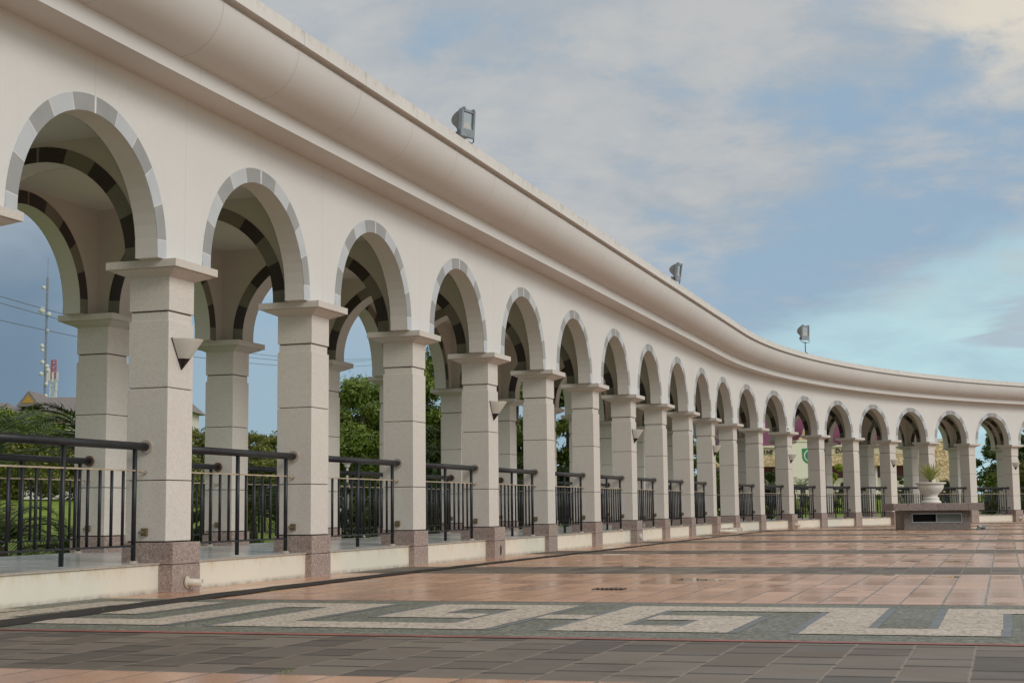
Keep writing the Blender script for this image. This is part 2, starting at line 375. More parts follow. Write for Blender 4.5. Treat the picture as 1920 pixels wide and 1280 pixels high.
# ------------------------------------------------------------------ plaza materials (object space: x = out from arcade, y = along it)
SKEW = 0.045
def plaza_mat():
    m, t, bs = mat('plaza_tiles'); o = coords(t, 'Object'); x, y, _ = t.sep(o)
    yy = t.m('SUBTRACT', y, t.m('MULTIPLY', t.m('SUBTRACT', x, 4.5), SKEW))
    ph = t.m('MULTIPLY', t.m('FRACT', t.m('DIVIDE', t.m('SUBTRACT', yy, 3.92), 6.76)), 6.76)
    far = t.m('MULTIPLY', t.m('LESS_THAN', ph, 1.86), t.m('GREATER_THAN', yy, 0.0))
    near = t.m('MULTIPLY', t.m('LESS_THAN', yy, -2.0), t.m('GREATER_THAN', yy, -6.04))
    grey = t.m('MAXIMUM', far, near)
    x = t.m('ADD', x, 0.04)
    i = t.m('FLOOR', t.m('DIVIDE', x, 0.3)); fx = t.m('FRACT', t.m('DIVIDE', x, 0.3))
    odd = t.m('MODULO', t.m('ABSOLUTE', i), 2.0)
    # grey: alternating long and short stones; orange: even rows
    yo = t.m('ADD', yy, t.m('MULTIPLY', odd, 0.47))
    qg = t.m('DIVIDE', yo, 0.945); fg = t.m('FRACT', qg)
    dg = t.m('MINIMUM', t.m('MINIMUM', fg, t.m('SUBTRACT', 1.0, fg)), t.m('ABSOLUTE', t.m('SUBTRACT', fg, 0.34)))
    dg = t.m('MULTIPLY', dg, 0.945); rg = t.m('ADD', t.m('MULTIPLY', t.m('FLOOR', qg), 2.0), t.m('GREATER_THAN', fg, 0.34))
    qo = t.m('DIVIDE', yy, 0.605); fo = t.m('FRACT', qo)
    do = t.m('MULTIPLY', t.m('MINIMUM', fo, t.m('SUBTRACT', 1.0, fo)), 0.605); ro = t.m('FLOOR', qo)
    def sel(a, b): return t.m('ADD', t.m('MULTIPLY', grey, a), t.m('MULTIPLY', t.m('SUBTRACT', 1.0, grey), b))
    dy_ = sel(dg, do); row = sel(rg, t.m('ADD', ro, 500.0))
    dx_ = t.m('MULTIPLY', t.m('MINIMUM', fx, t.m('SUBTRACT', 1.0, fx)), 0.3)
    wn = t.noise(o, 3.0, 3, 0.6)
    jx = t.step(dx_, t.m('SUBTRACT', t.lin(wn, 0.3, 0.7, 0.010, 0.019), t.m('MULTIPLY', grey, 0.0035)), 0.003)
    jy = t.m('MULTIPLY', t.step(dy_, t.m('ADD', t.lin(wn, 0.3, 0.7, 0.014, 0.026), t.m('MULTIPLY', grey, 0.014)), t.m('ADD', 0.006, t.m('MULTIPLY', grey, 0.008))), sel(t.lin(wn, 0.3, 0.6, 0.65, 1.0), t.lin(t.noise(o, 0.9, 3, 0.5), 0.42, 0.60, 0.25, 1.0)))
    wnz = t.new('ShaderNodeTexWhiteNoise', noise_dimensions='2D'); t.put(wnz.inputs['Vector'], t.comb(i, row, 0))
    rnd = wnz.outputs['Value']; r3, g3, b3 = t.sep(wnz.outputs['Color'])
    big = t.noise(o, 0.35, 6, 0.6); fine = t.noise(o, 45.0, 4, 0.65); mid = t.noise(o, 2.2, 5, 0.6)
    og = t.mix(rnd, (0.56, 0.295, 0.165, 1), (0.73, 0.435, 0.27, 1))
    og = t.mix(t.lin(big, 0.32, 0.70, 0.0, 0.55), og, (0.53, 0.29, 0.19, 1))
    gr = t.mix(rnd, (0.120, 0.096, 0.072, 1), (0.205, 0.170, 0.132, 1))
    gr = t.mix(t.step(g3, 0.80, 0.84), gr, (0.080, 0.067, 0.053, 1))
    gr = t.mix(t.lin(big, 0.35, 0.7, 0, 0.4), gr, (0.105, 0.090, 0.066, 1))
    blot = t.noise(o, 1.1, 7, 0.68, 0.6)
    gr = t.mix(t.m('MULTIPLY', t.step(blot, 0.52, 0.66), 0.5), gr, (0.070, 0.058, 0.044, 1))
    og = t.mix(t.m('MULTIPLY', t.step(blot, 0.54, 0.70), 0.35), og, (0.34, 0.19, 0.125, 1))
    c0 = t.mix(grey, og, gr)
    c0 = t.mix(t.lin(fine, 0.42, 0.75, 0, 0.35), c0, (0.16, 0.12, 0.10, 1))
    c0 = t.mix(t.lin(mid, 0.52, 0.75, 0, 0.25), c0, (0.22, 0.16, 0.125, 1))
    jcol = t.mix(grey, t.mix(t.step(mid, 0.42, 0.6), (0.19, 0.17, 0.165, 1), (0.10, 0.075, 0.06, 1)), (0.25, 0.205, 0.16, 1))
    c0 = t.mix(t.m('MULTIPLY', jx, 0.85), c0, jcol)
    c0 = t.mix(t.m('MULTIPLY', jy, 0.9), c0, t.mix(grey, (0.14, 0.075, 0.055, 1), (0.022, 0.017, 0.014, 1)))
    # shallow puddles left in some orange tiles
    pud = t.m('MULTIPLY', t.step(t.noise(o, 0.55, 4, 0.5, 0.4), 0.575, 0.60), t.step(t.m('ADD', rnd, t.m('MULTIPLY', mid, 0.2)), 0.76, 0.80))
    pud = t.m('MULTIPLY', pud, t.step(do, 0.03, 0.08))
    pud = t.m('MULTIPLY', pud, t.m('GREATER_THAN', yy, 0.2))
    pud = t.m('MULTIPLY', pud, t.m('SUBTRACT', 1.0, grey))
    c0 = t.mix(t.m('MULTIPLY', pud, 0.55), c0, (0.06, 0.045, 0.035, 1))
    t.put(bs.inputs['Base Color'], c0)
    rg_ = sel(t.lin(mid, 0.3, 0.7, 0.50, 0.72), t.lin(t.m('ADD', t.m('MULTIPLY', big, 0.6), t.m('MULTIPLY', rnd, 0.4)), 0.25, 0.75, 0.14, 0.36))
    rg_ = t.m('ADD', t.m('MULTIPLY', rg_, t.m('SUBTRACT', 1.0, pud)), t.m('MULTIPLY', pud, 0.03))
    t.put(bs.inputs['Roughness'], rg_)
    hgt = t.m('SUBTRACT', t.m('ADD', t.m('MULTIPLY', fine, 0.10), t.m('MULTIPLY', rnd, 0.25)), t.m('MAXIMUM', jx, jy))
    hgt = t.m('MULTIPLY', hgt, t.m('SUBTRACT', 1.0, pud))
    bump(t, bs, hgt, 0.35, 0.006)
    return m
M['plaza'] = plaza_mat()
def aggregate(name, c, dark, light, scale=55.0, rough=0.6, blot=0.35):
    m, t, bs = mat(name); o = coords(t, 'Object')
    vo = t.voro(o, scale); r, g, b_ = t.sep(vo.outputs['Color'])
    c0 = t.mix(t.step(r, 0.55, 0.95), c+(1,), dark+(1,)); c0 = t.mix(t.step(g, 0.72, 0.98), c0, light+(1,))
    big = t.noise(o, 1.3, 6, 0.65)
    c0 = t.mix(t.lin(big, 0.42, 0.75, 0, blot), c0, tuple(x*0.45 for x in c)+(1,))
    t.put(bs.inputs['Base Color'], c0); t.put(bs.inputs['Roughness'], t.lin(big, 0.3, 0.7, rough-0.12, rough+0.1))
    bump(t, bs, vo.outputs['Distance'], 0.5, 0.006)
    return m
M['agg_green'] = aggregate('green_pebble_wash', (0.165, 0.168, 0.132), (0.075, 0.078, 0.06), (0.29, 0.30, 0.245), 50)
M['agg_cream'] = aggregate('cream_pebble_wash', (0.53, 0.46, 0.37), (0.25, 0.205, 0.16), (0.66, 0.59, 0.50), 50, blot=0.25)
M['agg_blue'] = simple('blue_grey_border', (0.155, 0.165, 0.17), 0.5, var=0.25, scale=8)
M['redline'] = simple('red_strip', (0.30, 0.085, 0.065), 0.5, var=0.35, scale=3)
M['mortar'] = simple('dark_gutter_mortar', (0.020, 0.016, 0.014), 0.8, var=0.5, scale=6)

# ------------------------------------------------------------------ SETTING: ground, plaza, paving
def ground_z(x, y):
    s, b = inv_sb(x, y); d = -b-5.0
    if s < -60 or d <= 0: return -0.06
    q = min(1.0, d/26.0); return -0.06+1.35*q*q*(3-2*q)
def grass_mat():
    m, t, bs = mat('lawn_grass'); p = world_pos(t)
    a = t.noise(p, 1.3, 6, 0.65); b = t.noise(p, 22.0, 4, 0.7)
    c0 = t.mix(t.lin(a, 0.3, 0.7, 0, 1), (0.15, 0.235, 0.012, 1), (0.27, 0.35, 0.022, 1))
    c0 = t.mix(t.lin(b, 0.35, 0.7, 0, 0.6), c0, (0.11, 0.19, 0.012, 1))
    t.put(bs.inputs['Base Color'], c0); bs.inputs['Roughness'].default_value = 0.8
    bump(t, bs, b, 0.8, 0.05); return m
M['grass'] = grass_mat()
gx = np.unique(np.concatenate([np.linspace(-2200, -120, 14), np.linspace(-120, 140, 105), np.linspace(140, 2200, 14)]))
gy = np.unique(np.concatenate([np.linspace(-1500, -20, 10), np.linspace(-20, 180, 81), np.linspace(180, 3000, 16)]))
mb = MB(); vs = [(x, y, ground_z(x, y)) for y in gy for x in gx]; nx = len(gx)
mb.add(vs, [(j*nx+i, j*nx+i+1, (j+1)*nx+i+1, (j+1)*nx+i) for j in range(len(gy)-1) for i in range(nx-1)])
tag(mb.build('lawn', M['grass'], smooth=True), kind='structure')

PF = Matrix(((N0[0], T0[0], 0, X1), (N0[1], T0[1], 0, Y1), (0, 0, 1, 0), (0, 0, 0, 1)))
poly = [(-0.30, -30.0), (-0.30, 27.0)]
for j in range(1, 49):
    a = pi*j/48; poly.append((RR-(RR+0.30)*cos(a), 27.0+(RR+0.30)*sin(a)))
poly.append((2*RR+0.30, -30.0))
mb = MB(); mb.add([(x, y, 0.0) for x, y in poly], [tuple(range(len(poly)))[::-1]])
tag(mb.build('plaza', M['plaza'], None, PF), kind='structure')
def sk(x, y): return y+SKEW*(x-4.5)*0.75
def strip(mb_, x0, x1, y0, y1, z, mi=0):
    n = max(1, int((x1-x0)/2.0)); xs = [x0+(x1-x0)*i/n for i in range(n+1)]
    mb_.add([(x, sk(x, y0), z) for x in xs]+[(x, sk(x, y1), z) for x in xs], [(i, i+1, n+2+i, n+1+i) for i in range(n)], mi)
mb = MB(); strip(mb, -0.055, 60, -4.02, -0.98, 0.004)
tag(mb.build('paving_band', M['agg_green'], None, PF), kind='structure')
mb = MB(); strip(mb, 0.9, 60, -4.115, -4.02, 0.004); strip(mb, 0.9, 60, -0.98, -0.935, 0.004)
tag(mb.build('paving_red_lines', M['redline'], None, PF), kind='structure')
# Greek-key inlay: cream bars (x0,x1,y0,y1) of one motif, mirrored and repeated
Z1, Z0 = -1.42, -3.62; ZB = -3.17; ZT = -1.87
half_d = [(2.47,2.83,Z0,ZT), (2.47,4.30,Z0,ZB), (3.95,4.30,ZB,ZT), (3.22,4.30,ZT,Z1), (3.22,3.57,-2.73,ZT), (3.57,3.91,-2.73,-2.33)]
half_d[0] = (2.47,2.83,ZB,ZT)
half_c = [(9.0-b, 9.0-a, -5.04-d, -5.04-c) for a, b, c, d in half_d]
motif = half_d+half_c+[(4.34,4.68,-2.72,-2.36)]
bars = list(motif)
mirL = [(4.59-b, 4.59-a, c, d) for a, b, c, d in motif]
mirR = [(13.46-b, 13.46-a, c, d) for a, b, c, d in motif]
bars += mirL+mirR+[(1.76,2.83,ZT,Z1), (6.18,7.28,Z0,ZB)]
bars += [(a+17.74-0.0, b+17.74-0.0, c, d) for a, b, c, d in []]
cut = []
for a, b, c, d in bars:                            # nothing under the arcade step or the gutter
    a = max(a, -0.04)
    if b <= a: continue
    for (g0, g1) in ((-0.04, 99.0),):
        p, q = max(a, g0), min(b, g1)
        if q-p > 0.02: cut.append((p, q, c, d))
mb = MB()
def ov(r, q): return r[0] < q[1]-1e-4 and q[0] < r[1]-1e-4 and r[2] < q[3]-1e-4 and q[2] < r[3]-1e-4
def carve(r, q):                                   # r minus q as rectangles
    if not ov(r, q): return [r]
    out = []; a, b, c, d = r
    if q[0] > a: out.append((a, q[0], c, d)); a = q[0]
    if q[1] < b: out.append((q[1], b, c, d)); b = q[1]
    if q[2] > c: out.append((a, b, c, q[2]))
    if q[3] < d: out.append((a, b, q[3], d))
    return out
done = []
for r in cut:
    parts = [r]
    for q in done: parts = [x for p_ in parts for x in carve(p_, q)]
    done += parts
for a, b, c, d in done: strip(mb, a, b, c, d, 0.008)
tag(mb.build('paving_key_inlay', M['agg_cream'], None, PF), kind='structure')
edges = []
for a, b, c, d in done:                            # blue-grey edging beside the long sides
    edges += [(a-0.055, a, c, d), (b, b+0.055, c, d)]
mb = MB(); bdone = []
for e in edges:
    parts = [(max(e[0], 0.87), e[1], e[2], e[3])]
    if parts[0][1]-parts[0][0] < 0.01: continue
    for q in done: parts = [x for p_ in parts for x in carve(p_, q)]
    for q in bdone: parts = [x for p_ in parts for x in carve(p_, q)]
    for a, b, c, d in parts:
        if b-a > 0.01 and d-c > 0.01: strip(mb, a, b, c, d, 0.0062); bdone.append((a, b, c, d))
tag(mb.build('paving_key_border', M['agg_blue'], None, PF), kind='structure')
# gutter line along the arcade
mb = MB(); ss = list(np.arange(-24, 33.5, 0.25)); L = []; Rr_ = []
for s_ in ss:
    wv = 0.014*sin(s_*5.1)+0.012*sin(s_*13.7)+0.008*sin(s_*29.0)
    gc = float(np.interp(s_, [-24, -8, -4, 0, 3, 10, 40], [1.0, 1.0, 0.95, 0.75, 0.69, 0.78, 0.74])); wd = float(np.interp(s_, [-4, 0, 3, 11, 16, 40], [0.19, 0.155, 0.125, 0.075, 0.065, 0.055]))
    L.append(P3(s_, gc-wd+wv, 0.0085)); Rr_.append(P3(s_, gc+wd-wv*0.7, 0.0085))
n = len(ss); mb.add(L+Rr_, [(i, i+1, n+i+1, n+i) for i in range(n-1)])
tag(mb.build('gutter', M['mortar']), kind='structure')

# ------------------------------------------------------------------ THE ARCADE (one building)
K0, K1 = -2, 24                                    # first and last column index
SA, SB = col_s(K0)-1.2, col_s(K1)+1.2
ZS, ZN, ZC = 0.453, 2.929, 3.066
AR, BR, AZ = 1.02, 1.17, 3.14                      # arch radius, band radius, arch centre height
ZSOF, ZCEIL = 4.68, 4.35
arcade = thing('arcade', 'long cream arcade of grey-banded round arches on square stone columns curving round the plaza', 'arcade', frame_at(0, 0))
def srange(a, b, st=0.7):
    if b <= S0: return [a, b]
    n = max(1, int(math.ceil((b-a)/st))); r = [a+(b-a)*i/n for i in range(n+1)]
    if a < S0 < b and b-a > 5:
        r = [a, S0]+[S0+(b-S0)*i/int((b-S0)/0.7) for i in range(1, int((b-S0)/0.7)+1)]
    return r
def sweep(name, prof, mats, parent, sa=SA, sb=SB, v0=0.0, smooth=False, mis=None, caps=False):
    ss_ = srange(sa, sb); mbb = MB(); m_ = len(prof); vs_ = []; uvs = []; ln = [v0]
    for i in range(1, m_): ln.append(ln[-1]+math.hypot(prof[i][0]-prof[i-1][0], prof[i][1]-prof[i-1][1]))
    for s_ in ss_:
        for i, (b, z) in enumerate(prof): vs_.append(P3(s_, b, z)); uvs.append((s_+100.0*0, ln[i]))
    for i in range(m_-1):
        fs = [(j*m_+i, j*m_+i+1, (j+1)*m_+i+1, (j+1)*m_+i) for j in range(len(ss_)-1)]
        mbb.add(vs_ if False else [vs_[q] for f in fs for q in f], [tuple(range(4*k, 4*k+4)) for k in range(len(fs))], (mis[i] if mis else 0), [uvs[q] for f in fs for q in f])
    if caps:
        mbb.add([P3(sa, b, z) for b, z in prof], [tuple(range(m_))]); mbb.add([P3(sb, b, z) for b, z in prof], [tuple(range(m_))])
    me = mbb.mesh(name, mats)
    if smooth:
        bm = bmesh.new(); bm.from_mesh(me); bmesh.ops.remove_doubles(bm, verts=bm.verts, dist=1e-4); bm.to_mesh(me); bm.free()
        me.polygons.foreach_set('use_smooth', [True]*len(me.polygons))
        try: me.set_sharp_from_angle(angle=rad(35))
        except Exception: pass
    return obj(name, me, parent)
BMID = -1.55                                       # mirror axis across the walkway
def mirb(prof): return [(2*BMID-b, z) for b, z in prof]
ovolo = [(0.40+0.44*sin(a), 5.30-0.46*cos(a)) for a in [i*pi/2/10 for i in range(11)]]
parap = [(0.80, 5.30), (0.80, 5.345), (0.90, 5.345), (0.90, 5.49), (0.60, 5.49)]
for side, fn, nm in ((0, lambda p_: p_, 'front'), (1, mirb, 'rear')):
    sweep('eaves_soffit', fn([(0.017 if False else 0.02, ZSOF), (0.40, ZSOF)]), M['soffit'], arcade)
    sweep('fascia', fn([(0.40, ZSOF), (0.40, 4.84)]), M['fascia'], arcade)
    sweep('cornice', fn(ovolo+[(0.80, 5.30)]), M['cornice'], arcade, smooth=True)
    pr = fn(parap)
    sweep('parapet', pr, M['parapet'], arcade, v0=-0.145)
sweep('roof_slab', [(0.60, 5.488), (2*BMID-0.60, 5.488)], M['parapet'], arcade)
sweep('ceiling', [(-0.205, ZCEIL), (2*BMID+0.205, ZCEIL)], M['ceiling'], arcade)
sweep('deck', [(-0.050, 0.262), (-0.12, 0.268), (2*BMID+0.05, 0.268)], M['deck'], arcade)
sweep('deck_edge_tile', [(-0.05, 0.255), (-0.042, 0.255), (-0.042, 0.268), (-0.12, 0.270)], M['flange'], arcade)
for k in range(K0, K1):                            # a cream riser between each pair of plinths
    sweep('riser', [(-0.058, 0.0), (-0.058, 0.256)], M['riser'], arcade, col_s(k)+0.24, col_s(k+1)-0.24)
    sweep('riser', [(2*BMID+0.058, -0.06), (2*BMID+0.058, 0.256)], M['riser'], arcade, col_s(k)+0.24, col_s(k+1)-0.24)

SEG = 28
def band_blocks():                                 # angle from the crown: six blocks a side
    e = [0.0, 17, 34, 51, 68, 85, 90]
    return [(e[i], e[i+1], i % 2) for i in range(6)]
def arch_pts(r, n=SEG):
    return [(-r*cos(pi*i/n), AZ+r*sin(pi*i/n)) for i in range(n+1)]
def arch_wall(k, bo, bi, parent, outer_mat, mapf, half, out_sgn, ztop=ZSOF, sa=None, sb=None):
    """flat-faced wall with a round arch. mapf(t, d, z): t along the wall, d across it. bo/bi = faces (d values)."""
    mbb = MB(); a = arch_pts(AR); a = [(-AR, ZC)]+a+[(AR, ZC)]
    for d, mi in ((bo, 0), (bi, 1)):
        for x0, x1 in ((-half[0], -AR), (AR, half[1])):
            q = [(x0, ZC), (x1, ZC), (x1, ztop), (x0, ztop)]
            mbb.add([mapf(x, d, z) for x, z in q], [(0, 1, 2, 3)], mi, [(x+sa, z) for x, z in q])
        for i in range(len(a)-1):
            (xa, za), (xb, zb) = a[i], a[i+1]
            if abs(xb-xa) < 1e-6: continue
            q = [(xa, za), (xb, zb), (xb, ztop), (xa, ztop)]
            mbb.add([mapf(x, d, z) for x, z in q], [(0, 1, 2, 3)], mi, [(x+sa, z) for x, z in q])
    for i in range(len(a)-1):                      # intrados
        (xa, za), (xb, zb) = a[i], a[i+1]
        mbb.add([mapf(xa, bo, za), mapf(xb, bo, zb), mapf(xb, bi, zb), mapf(xa, bi, za)], [(0, 1, 2, 3)], 2,
                [(i*0.11, 0), (i*0.11+0.11, 0), (i*0.11+0.11, 0.23), (i*0.11, 0.23)])
    for x in (-half[0], half[1]):                  # undersides of the feet
        pass
    for x0, x1 in ((-half[0], -AR), (AR, half[1])):
        mbb.add([mapf(x0, bo, ZC), mapf(x1, bo, ZC), mapf(x1, bi, ZC), mapf(x0, bi, ZC)], [(0, 1, 2, 3)], 2, [(0, 0)]*4)
    return mbb
def arch_band(mapf, d, sgn, mats, parent, name='arch_band'):
    """ring of stone blocks 6 mm proud of the face at d; sgn = outward direction along d"""
    mbb = MB(); d1 = d+sgn*0.006
    def quad(p, q, mi):                            # p,q: (r,ang) sector
        n = 4; vs_ = []
        for i in range(n+1):
            t = p[0]+(q[0]-p[0])*i/n
            for r in (AR-0.0, BR): vs_.append((r*sin(t), AZ+r*cos(t)))
        for i in range(n):
            a_, b_, c_, e_ = vs_[2*i], vs_[2*i+1], vs_[2*i+3], vs_[2*i+2]
            mbb.add([mapf(a_[0], d1, a_[1]), mapf(b_[0], d1, b_[1]), mapf(c_[0], d1, c_[1]), mapf(e_[0], d1, e_[1])], [(0, 1, 2, 3)], mi)
            mbb.add([mapf(b_[0], d1, b_[1]), mapf(c_[0], d1, c_[1]), mapf(c_[0], d, c_[1]), mapf(b_[0], d, b_[1])], [(0, 1, 2, 3)], mi)
            mbb.add([mapf(a_[0], d1, a_[1]), mapf(e_[0], d1, e_[1]), mapf(e_[0], d, e_[1]), mapf(a_[0], d, a_[1])], [(0, 1, 2, 3)], mi)
    g = 0.0035
    for sg in (-1, 1):
        for (a0, a1, alt) in band_blocks():
            g0 = 0.012 if a0 == 0 else g
            quad((sg*(rad(a0)+g0), 0), (sg*(rad(a1)-(g if a1 < 90 else 0)), 0), 0 if alt else 1)
            if a0 > 0: quad((sg*(rad(a0)-g), 0), (sg*(rad(a0)+g), 0), 2)
        x0, x1 = sg*AR, sg*BR                      # stilt down to the capital
        mbb.add([mapf(x0, d1, ZC), mapf(x1, d1, ZC), mapf(x1, d1, AZ), mapf(x0, d1, AZ)], [(0, 1, 2, 3)], 0)
    quad((-0.012, 0), (0.012, 0), 2)
    return mbb.build(name, mats, parent)
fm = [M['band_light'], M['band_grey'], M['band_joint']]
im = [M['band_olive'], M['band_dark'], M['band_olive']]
for k in range(K0-1, K1+1):
    sa_, sb_ = col_s(k), col_s(k+1)
    if k == K0-1: sa_ = SA; 
    if k == K1: sb_ = SB
    if k in (K0-1, K1):                            # solid end piers
        for d0, d1 in ((0.02, -0.21), (2*BMID-0.02, 2*BMID+0.21)):
            sweep('end_pier', [(d0, ZC), (d0, ZSOF), (d1, ZSOF), (d1, ZC), (d0, ZC)], M['wall'], arcade, sa_, sb_)
        continue
    sm = (sa_+sb_)/2
    for face, (bo, bi) in (('f', (0.02, -0.21)), ('r', (2*BMID-0.02, 2*BMID+0.21))):
        sc = 1.0 if sm <= S0 else RR/(RR-bo)       # keep the arch round on the outer, longer arc
        mf = lambda x, d, z, sm=sm, sc=sc: P3(sm+x*sc, d, z)
        h = (sb_-sa_)/2/sc
        wmb = arch_wall(k, bo, bi, arcade, None, mf, (h, h), 1, sa=sm)
        wl = wmb.build('arch_wall', [M['wall'], M['inner'], M['soffit']], arcade)
        o_s = 1 if face == 'f' else -1
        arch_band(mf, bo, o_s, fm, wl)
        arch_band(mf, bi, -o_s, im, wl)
for k in range(K0, K1+1):                          # arches across the walkway
    s_ = col_s(k)
    mf = lambda x, d, z, s_=s_: P3(s_+d, BMID+x, z)
    hh = -0.208-BMID
    wmb = arch_wall(k, -0.15, 0.15, arcade, None, mf, (hh, hh), 1, ztop=ZCEIL+0.05, sa=0.0)
    wl = wmb.build('cross_arch', [M['inner'], M['inner'], M['soffit']], arcade)
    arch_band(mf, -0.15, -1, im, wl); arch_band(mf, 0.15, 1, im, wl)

# columns: local x = out to the plaza (face at 0), y = along the arcade
HW, DP = 0.222, 0.43
def rect(e, z): return (-DP-e, e, -HW-e, HW+e, z)
def shaft_mesh():
    mbb = MB(); g = 0.012; J = 0.0075
    def blk(z0, z1, e=0.0): mbb.loft([rect(e, z0), rect(e, z1)])
    cuts = [(ZS+0.012, 1.02), (1.02+J, 1.88), (1.88+J, 2.515)]
    for a, b in cuts: blk(a, b)
    blk(2.512, 2.598, -0.014); blk(2.609, ZN+0.005)
    me = mbb.mesh('column', [M['shaft'], M['joint']]); bevel_mesh(me, 0.005)
    m2 = MB(); m2.loft([rect(-0.020, ZS-0.02), rect(-0.020, ZN)], 0)
    bm = bmesh.new(); bm.from_mesh(me); o = len(bm.verts)
    vs_ = [bm.verts.new(p) for p in m2.v]
    for f in m2.f:
        nf = bm.faces.new([vs_[i] for i in f]); nf.material_index = 1
    bm.to_mesh(me); bm.free()
    me.materials[1] = M['joint']; return me
def plinth_mesh(front):
    mbb = MB(); e = 0.022; x1 = front
    def r(q, z): return (-DP-e-q, x1+q, -HW-e-q, HW+e+q, z)
    mbb.loft([r(0, -0.02), r(0, 0.250)]); mbb.loft([r(0, 0.256), r(0, ZS)])
    me = mbb.mesh('plinth', [M['plinth'], M['joint']]); bevel_mesh(me, 0.004)
    bm = bmesh.new(); bm.from_mesh(me); m2 = MB(); m2.loft([r(-0.008, 0.2), r(-0.008, 0.3)])
    vs_ = [bm.verts.new(p) for p in m2.v]
    for f in m2.f: bm.faces.new([vs_[i] for i in f]).material_index = 1
    bm.to_mesh(me); bm.free(); return me
def capital_mesh():
    mbb = MB(); prof = [(0.0, 2.925), (0.018, 2.935), (0.055, 2.950), (0.095, 2.966), (0.125, 2.982), (0.135, 2.984), (0.135, 2.992)]
    mbb.loft([rect(e, z) for e, z in prof]); mbb.loft([rect(0.163, 2.992), rect(0.163, ZC)])
    me = mbb.mesh('capital', [M['cap']]); bevel_mesh(me, 0.004, 0.9); return me
ME_SH, ME_PL, ME_PW, ME_CAP = shaft_mesh(), plinth_mesh(0.022), plinth_mesh(0.092), capital_mesh()
for k in range(K0, K1+1):
    for row in (0, 1):
        s_ = col_s(k); fr = frame_at(s_, 0.0 if row == 0 else 2*BMID+DP)
        c_ = obj('column', ME_SH, arcade, fr)
        obj('plinth', ME_PW if (row == 0 and k % 3 == 1) else ME_PL, c_, fr); obj('capital', ME_CAP, c_, fr)

# ------------------------------------------------------------------ wall lamps on every third column, and the pipes below them
def half_cone(r0, z0, r1, z1, seg=16, thick=0.0):
    mbb = MB(); vs_ = []; 
    for r, z in ((r0, z0), (r1, z1)):
        for j in range(seg+1):
            t = -pi/2+pi*j/seg; vs_.append((0.012+r*cos(t)*1.12, r*sin(t), z))
    mbb.add(vs_, [(j, j+1, seg+2+j, seg+1+j) for j in range(seg)]); return mbb
LAMPK = [1, 4, 7, 10, 13, 16, 19]
mb1 = half_cone(0.068, 2.165, 0.180, 2.345); 
inner_ = half_cone(0.060, 2.168, 0.172, 2.345); o_ = len(mb1.v)
mb1.add(inner_.v, inner_.f)
seg = 16
mb1.add(mb1.v[seg+1:2*seg+2]+inner_.v[seg+1:2*seg+2], [(j, j+1, seg+2+j, seg+1+j) for j in range(seg)])
mb1.add([(0.012, -0.06, 2.17), (0.012+0.0672, 0, 2.17), (0.012, 0.06, 2.17)], [(0, 1, 2)])
ME_SHADE = mb1.mesh('lamp_shade', M['lampglass'], True)
mb2 = half_cone(0.004, 2.07, 0.069, 2.165); mb2.add([(0.012+0.069*cos(-pi/2+pi*j/16)*1.12, 0.069*sin(-pi/2+pi*j/16), 2.165) for j in range(17)], [tuple(range(17))])
ME_TIP = mb2.mesh('lamp_tip', M['black'], False)
mb3 = MB(); pr = [(-0.186, 2.35), (0.186, 2.35), (0.0, 2.062)]
mb3.add([(0.002, y, z) for y, z in pr]+[(0.012, y, z) for y, z in pr], [(0, 2, 1), (3, 4, 5), (0, 1, 4, 3), (1, 2, 5, 4), (2, 0, 3, 5)])
ME_BP = mb3.mesh('back_plate', M['black'])
LAB = {1: 'white half-cone wall lamp on the nearest column, largest of the wall lamps', 4: 'white half-cone wall lamp with black tip on the fourth column from the left',
 7: 'white half-cone wall lamp with black tip on the seventh column from the left', 10: 'white half-cone wall lamp on the column just left of the cream entry step',
 13: 'white half-cone wall lamp on the column just left of the cream crest panel', 16: 'white half-cone wall lamp on the column just left of the granite pedestal',
 19: 'small half-cone wall lamp on the last full column at the right edge'}
for k in LAMPK:
    fr = frame_at(col_s(k), 0.0)
    t_ = thing('wall_lamp', LAB[k], 'wall lamp', fr @ Matrix.Translation((0, 0, 2.07)), 'wall lamps on every third column')
    obj('back_plate', ME_BP, t_, fr); obj('lamp_shade', ME_SHADE, t_, fr); obj('lamp_tip', ME_TIP, t_, fr)
def pipe(k, name, label, y, z, ln, r, direction=(1, 0, 0)):
    fr = frame_at(col_s(k), 0.0); d = Vector(direction).normalized()
    t_ = thing(name, label, 'drain pipe', fr @ Matrix.Translation((0.092, y, z)), 'drain pipes at the column feet')
    p0 = Vector((0.093, y, z)); 
    mbb = MB()
    seg = 16; a = Vector((0, 0, 1)); u = d.cross(a).normalized(); v = d.cross(u)
    vs_ = []
    for q, rr_ in ((0, r), (ln, r), (ln, r*0.84), (ln-0.10 if ln > 0.11 else 0.01, r*0.84)):
        for j in range(seg):
            t = 2*pi*j/seg; vs_.append(p0+d*q+(u*cos(t)+v*sin(t))*rr_)
    mbb.add(vs_, [(i*seg+j, i*seg+(j+1) % seg, (i+1)*seg+(j+1) % seg, (i+1)*seg+j) for i in range(3) for j in range(seg)])
    mbb.build('pipe_body', M['pvc'], t_, fr, True)
    mbb = MB(); mbb.add([vs_[3*seg+j] for j in range(seg)], [tuple(range(seg))]); mbb.build('pipe_bore', M['void'], t_, fr)
    mbb = MB(); mbb.tube([p0-d*0.002, p0+d*0.016], r*1.55, 18); mbb.build('flange', M['pvc'], t_, fr)
pipe(1, 'drain_pipe', 'pale drain pipe sticking out of the nearest brown column foot', 0.0, 0.085, 0.15, 0.036, (1, 0.25, -0.06))
pipe(10, 'drain_pipe', 'long white drain pipe lying low beside the cream entry step', 0.02, 0.075, 0.45, 0.05, (1, 0.2, -0.03))
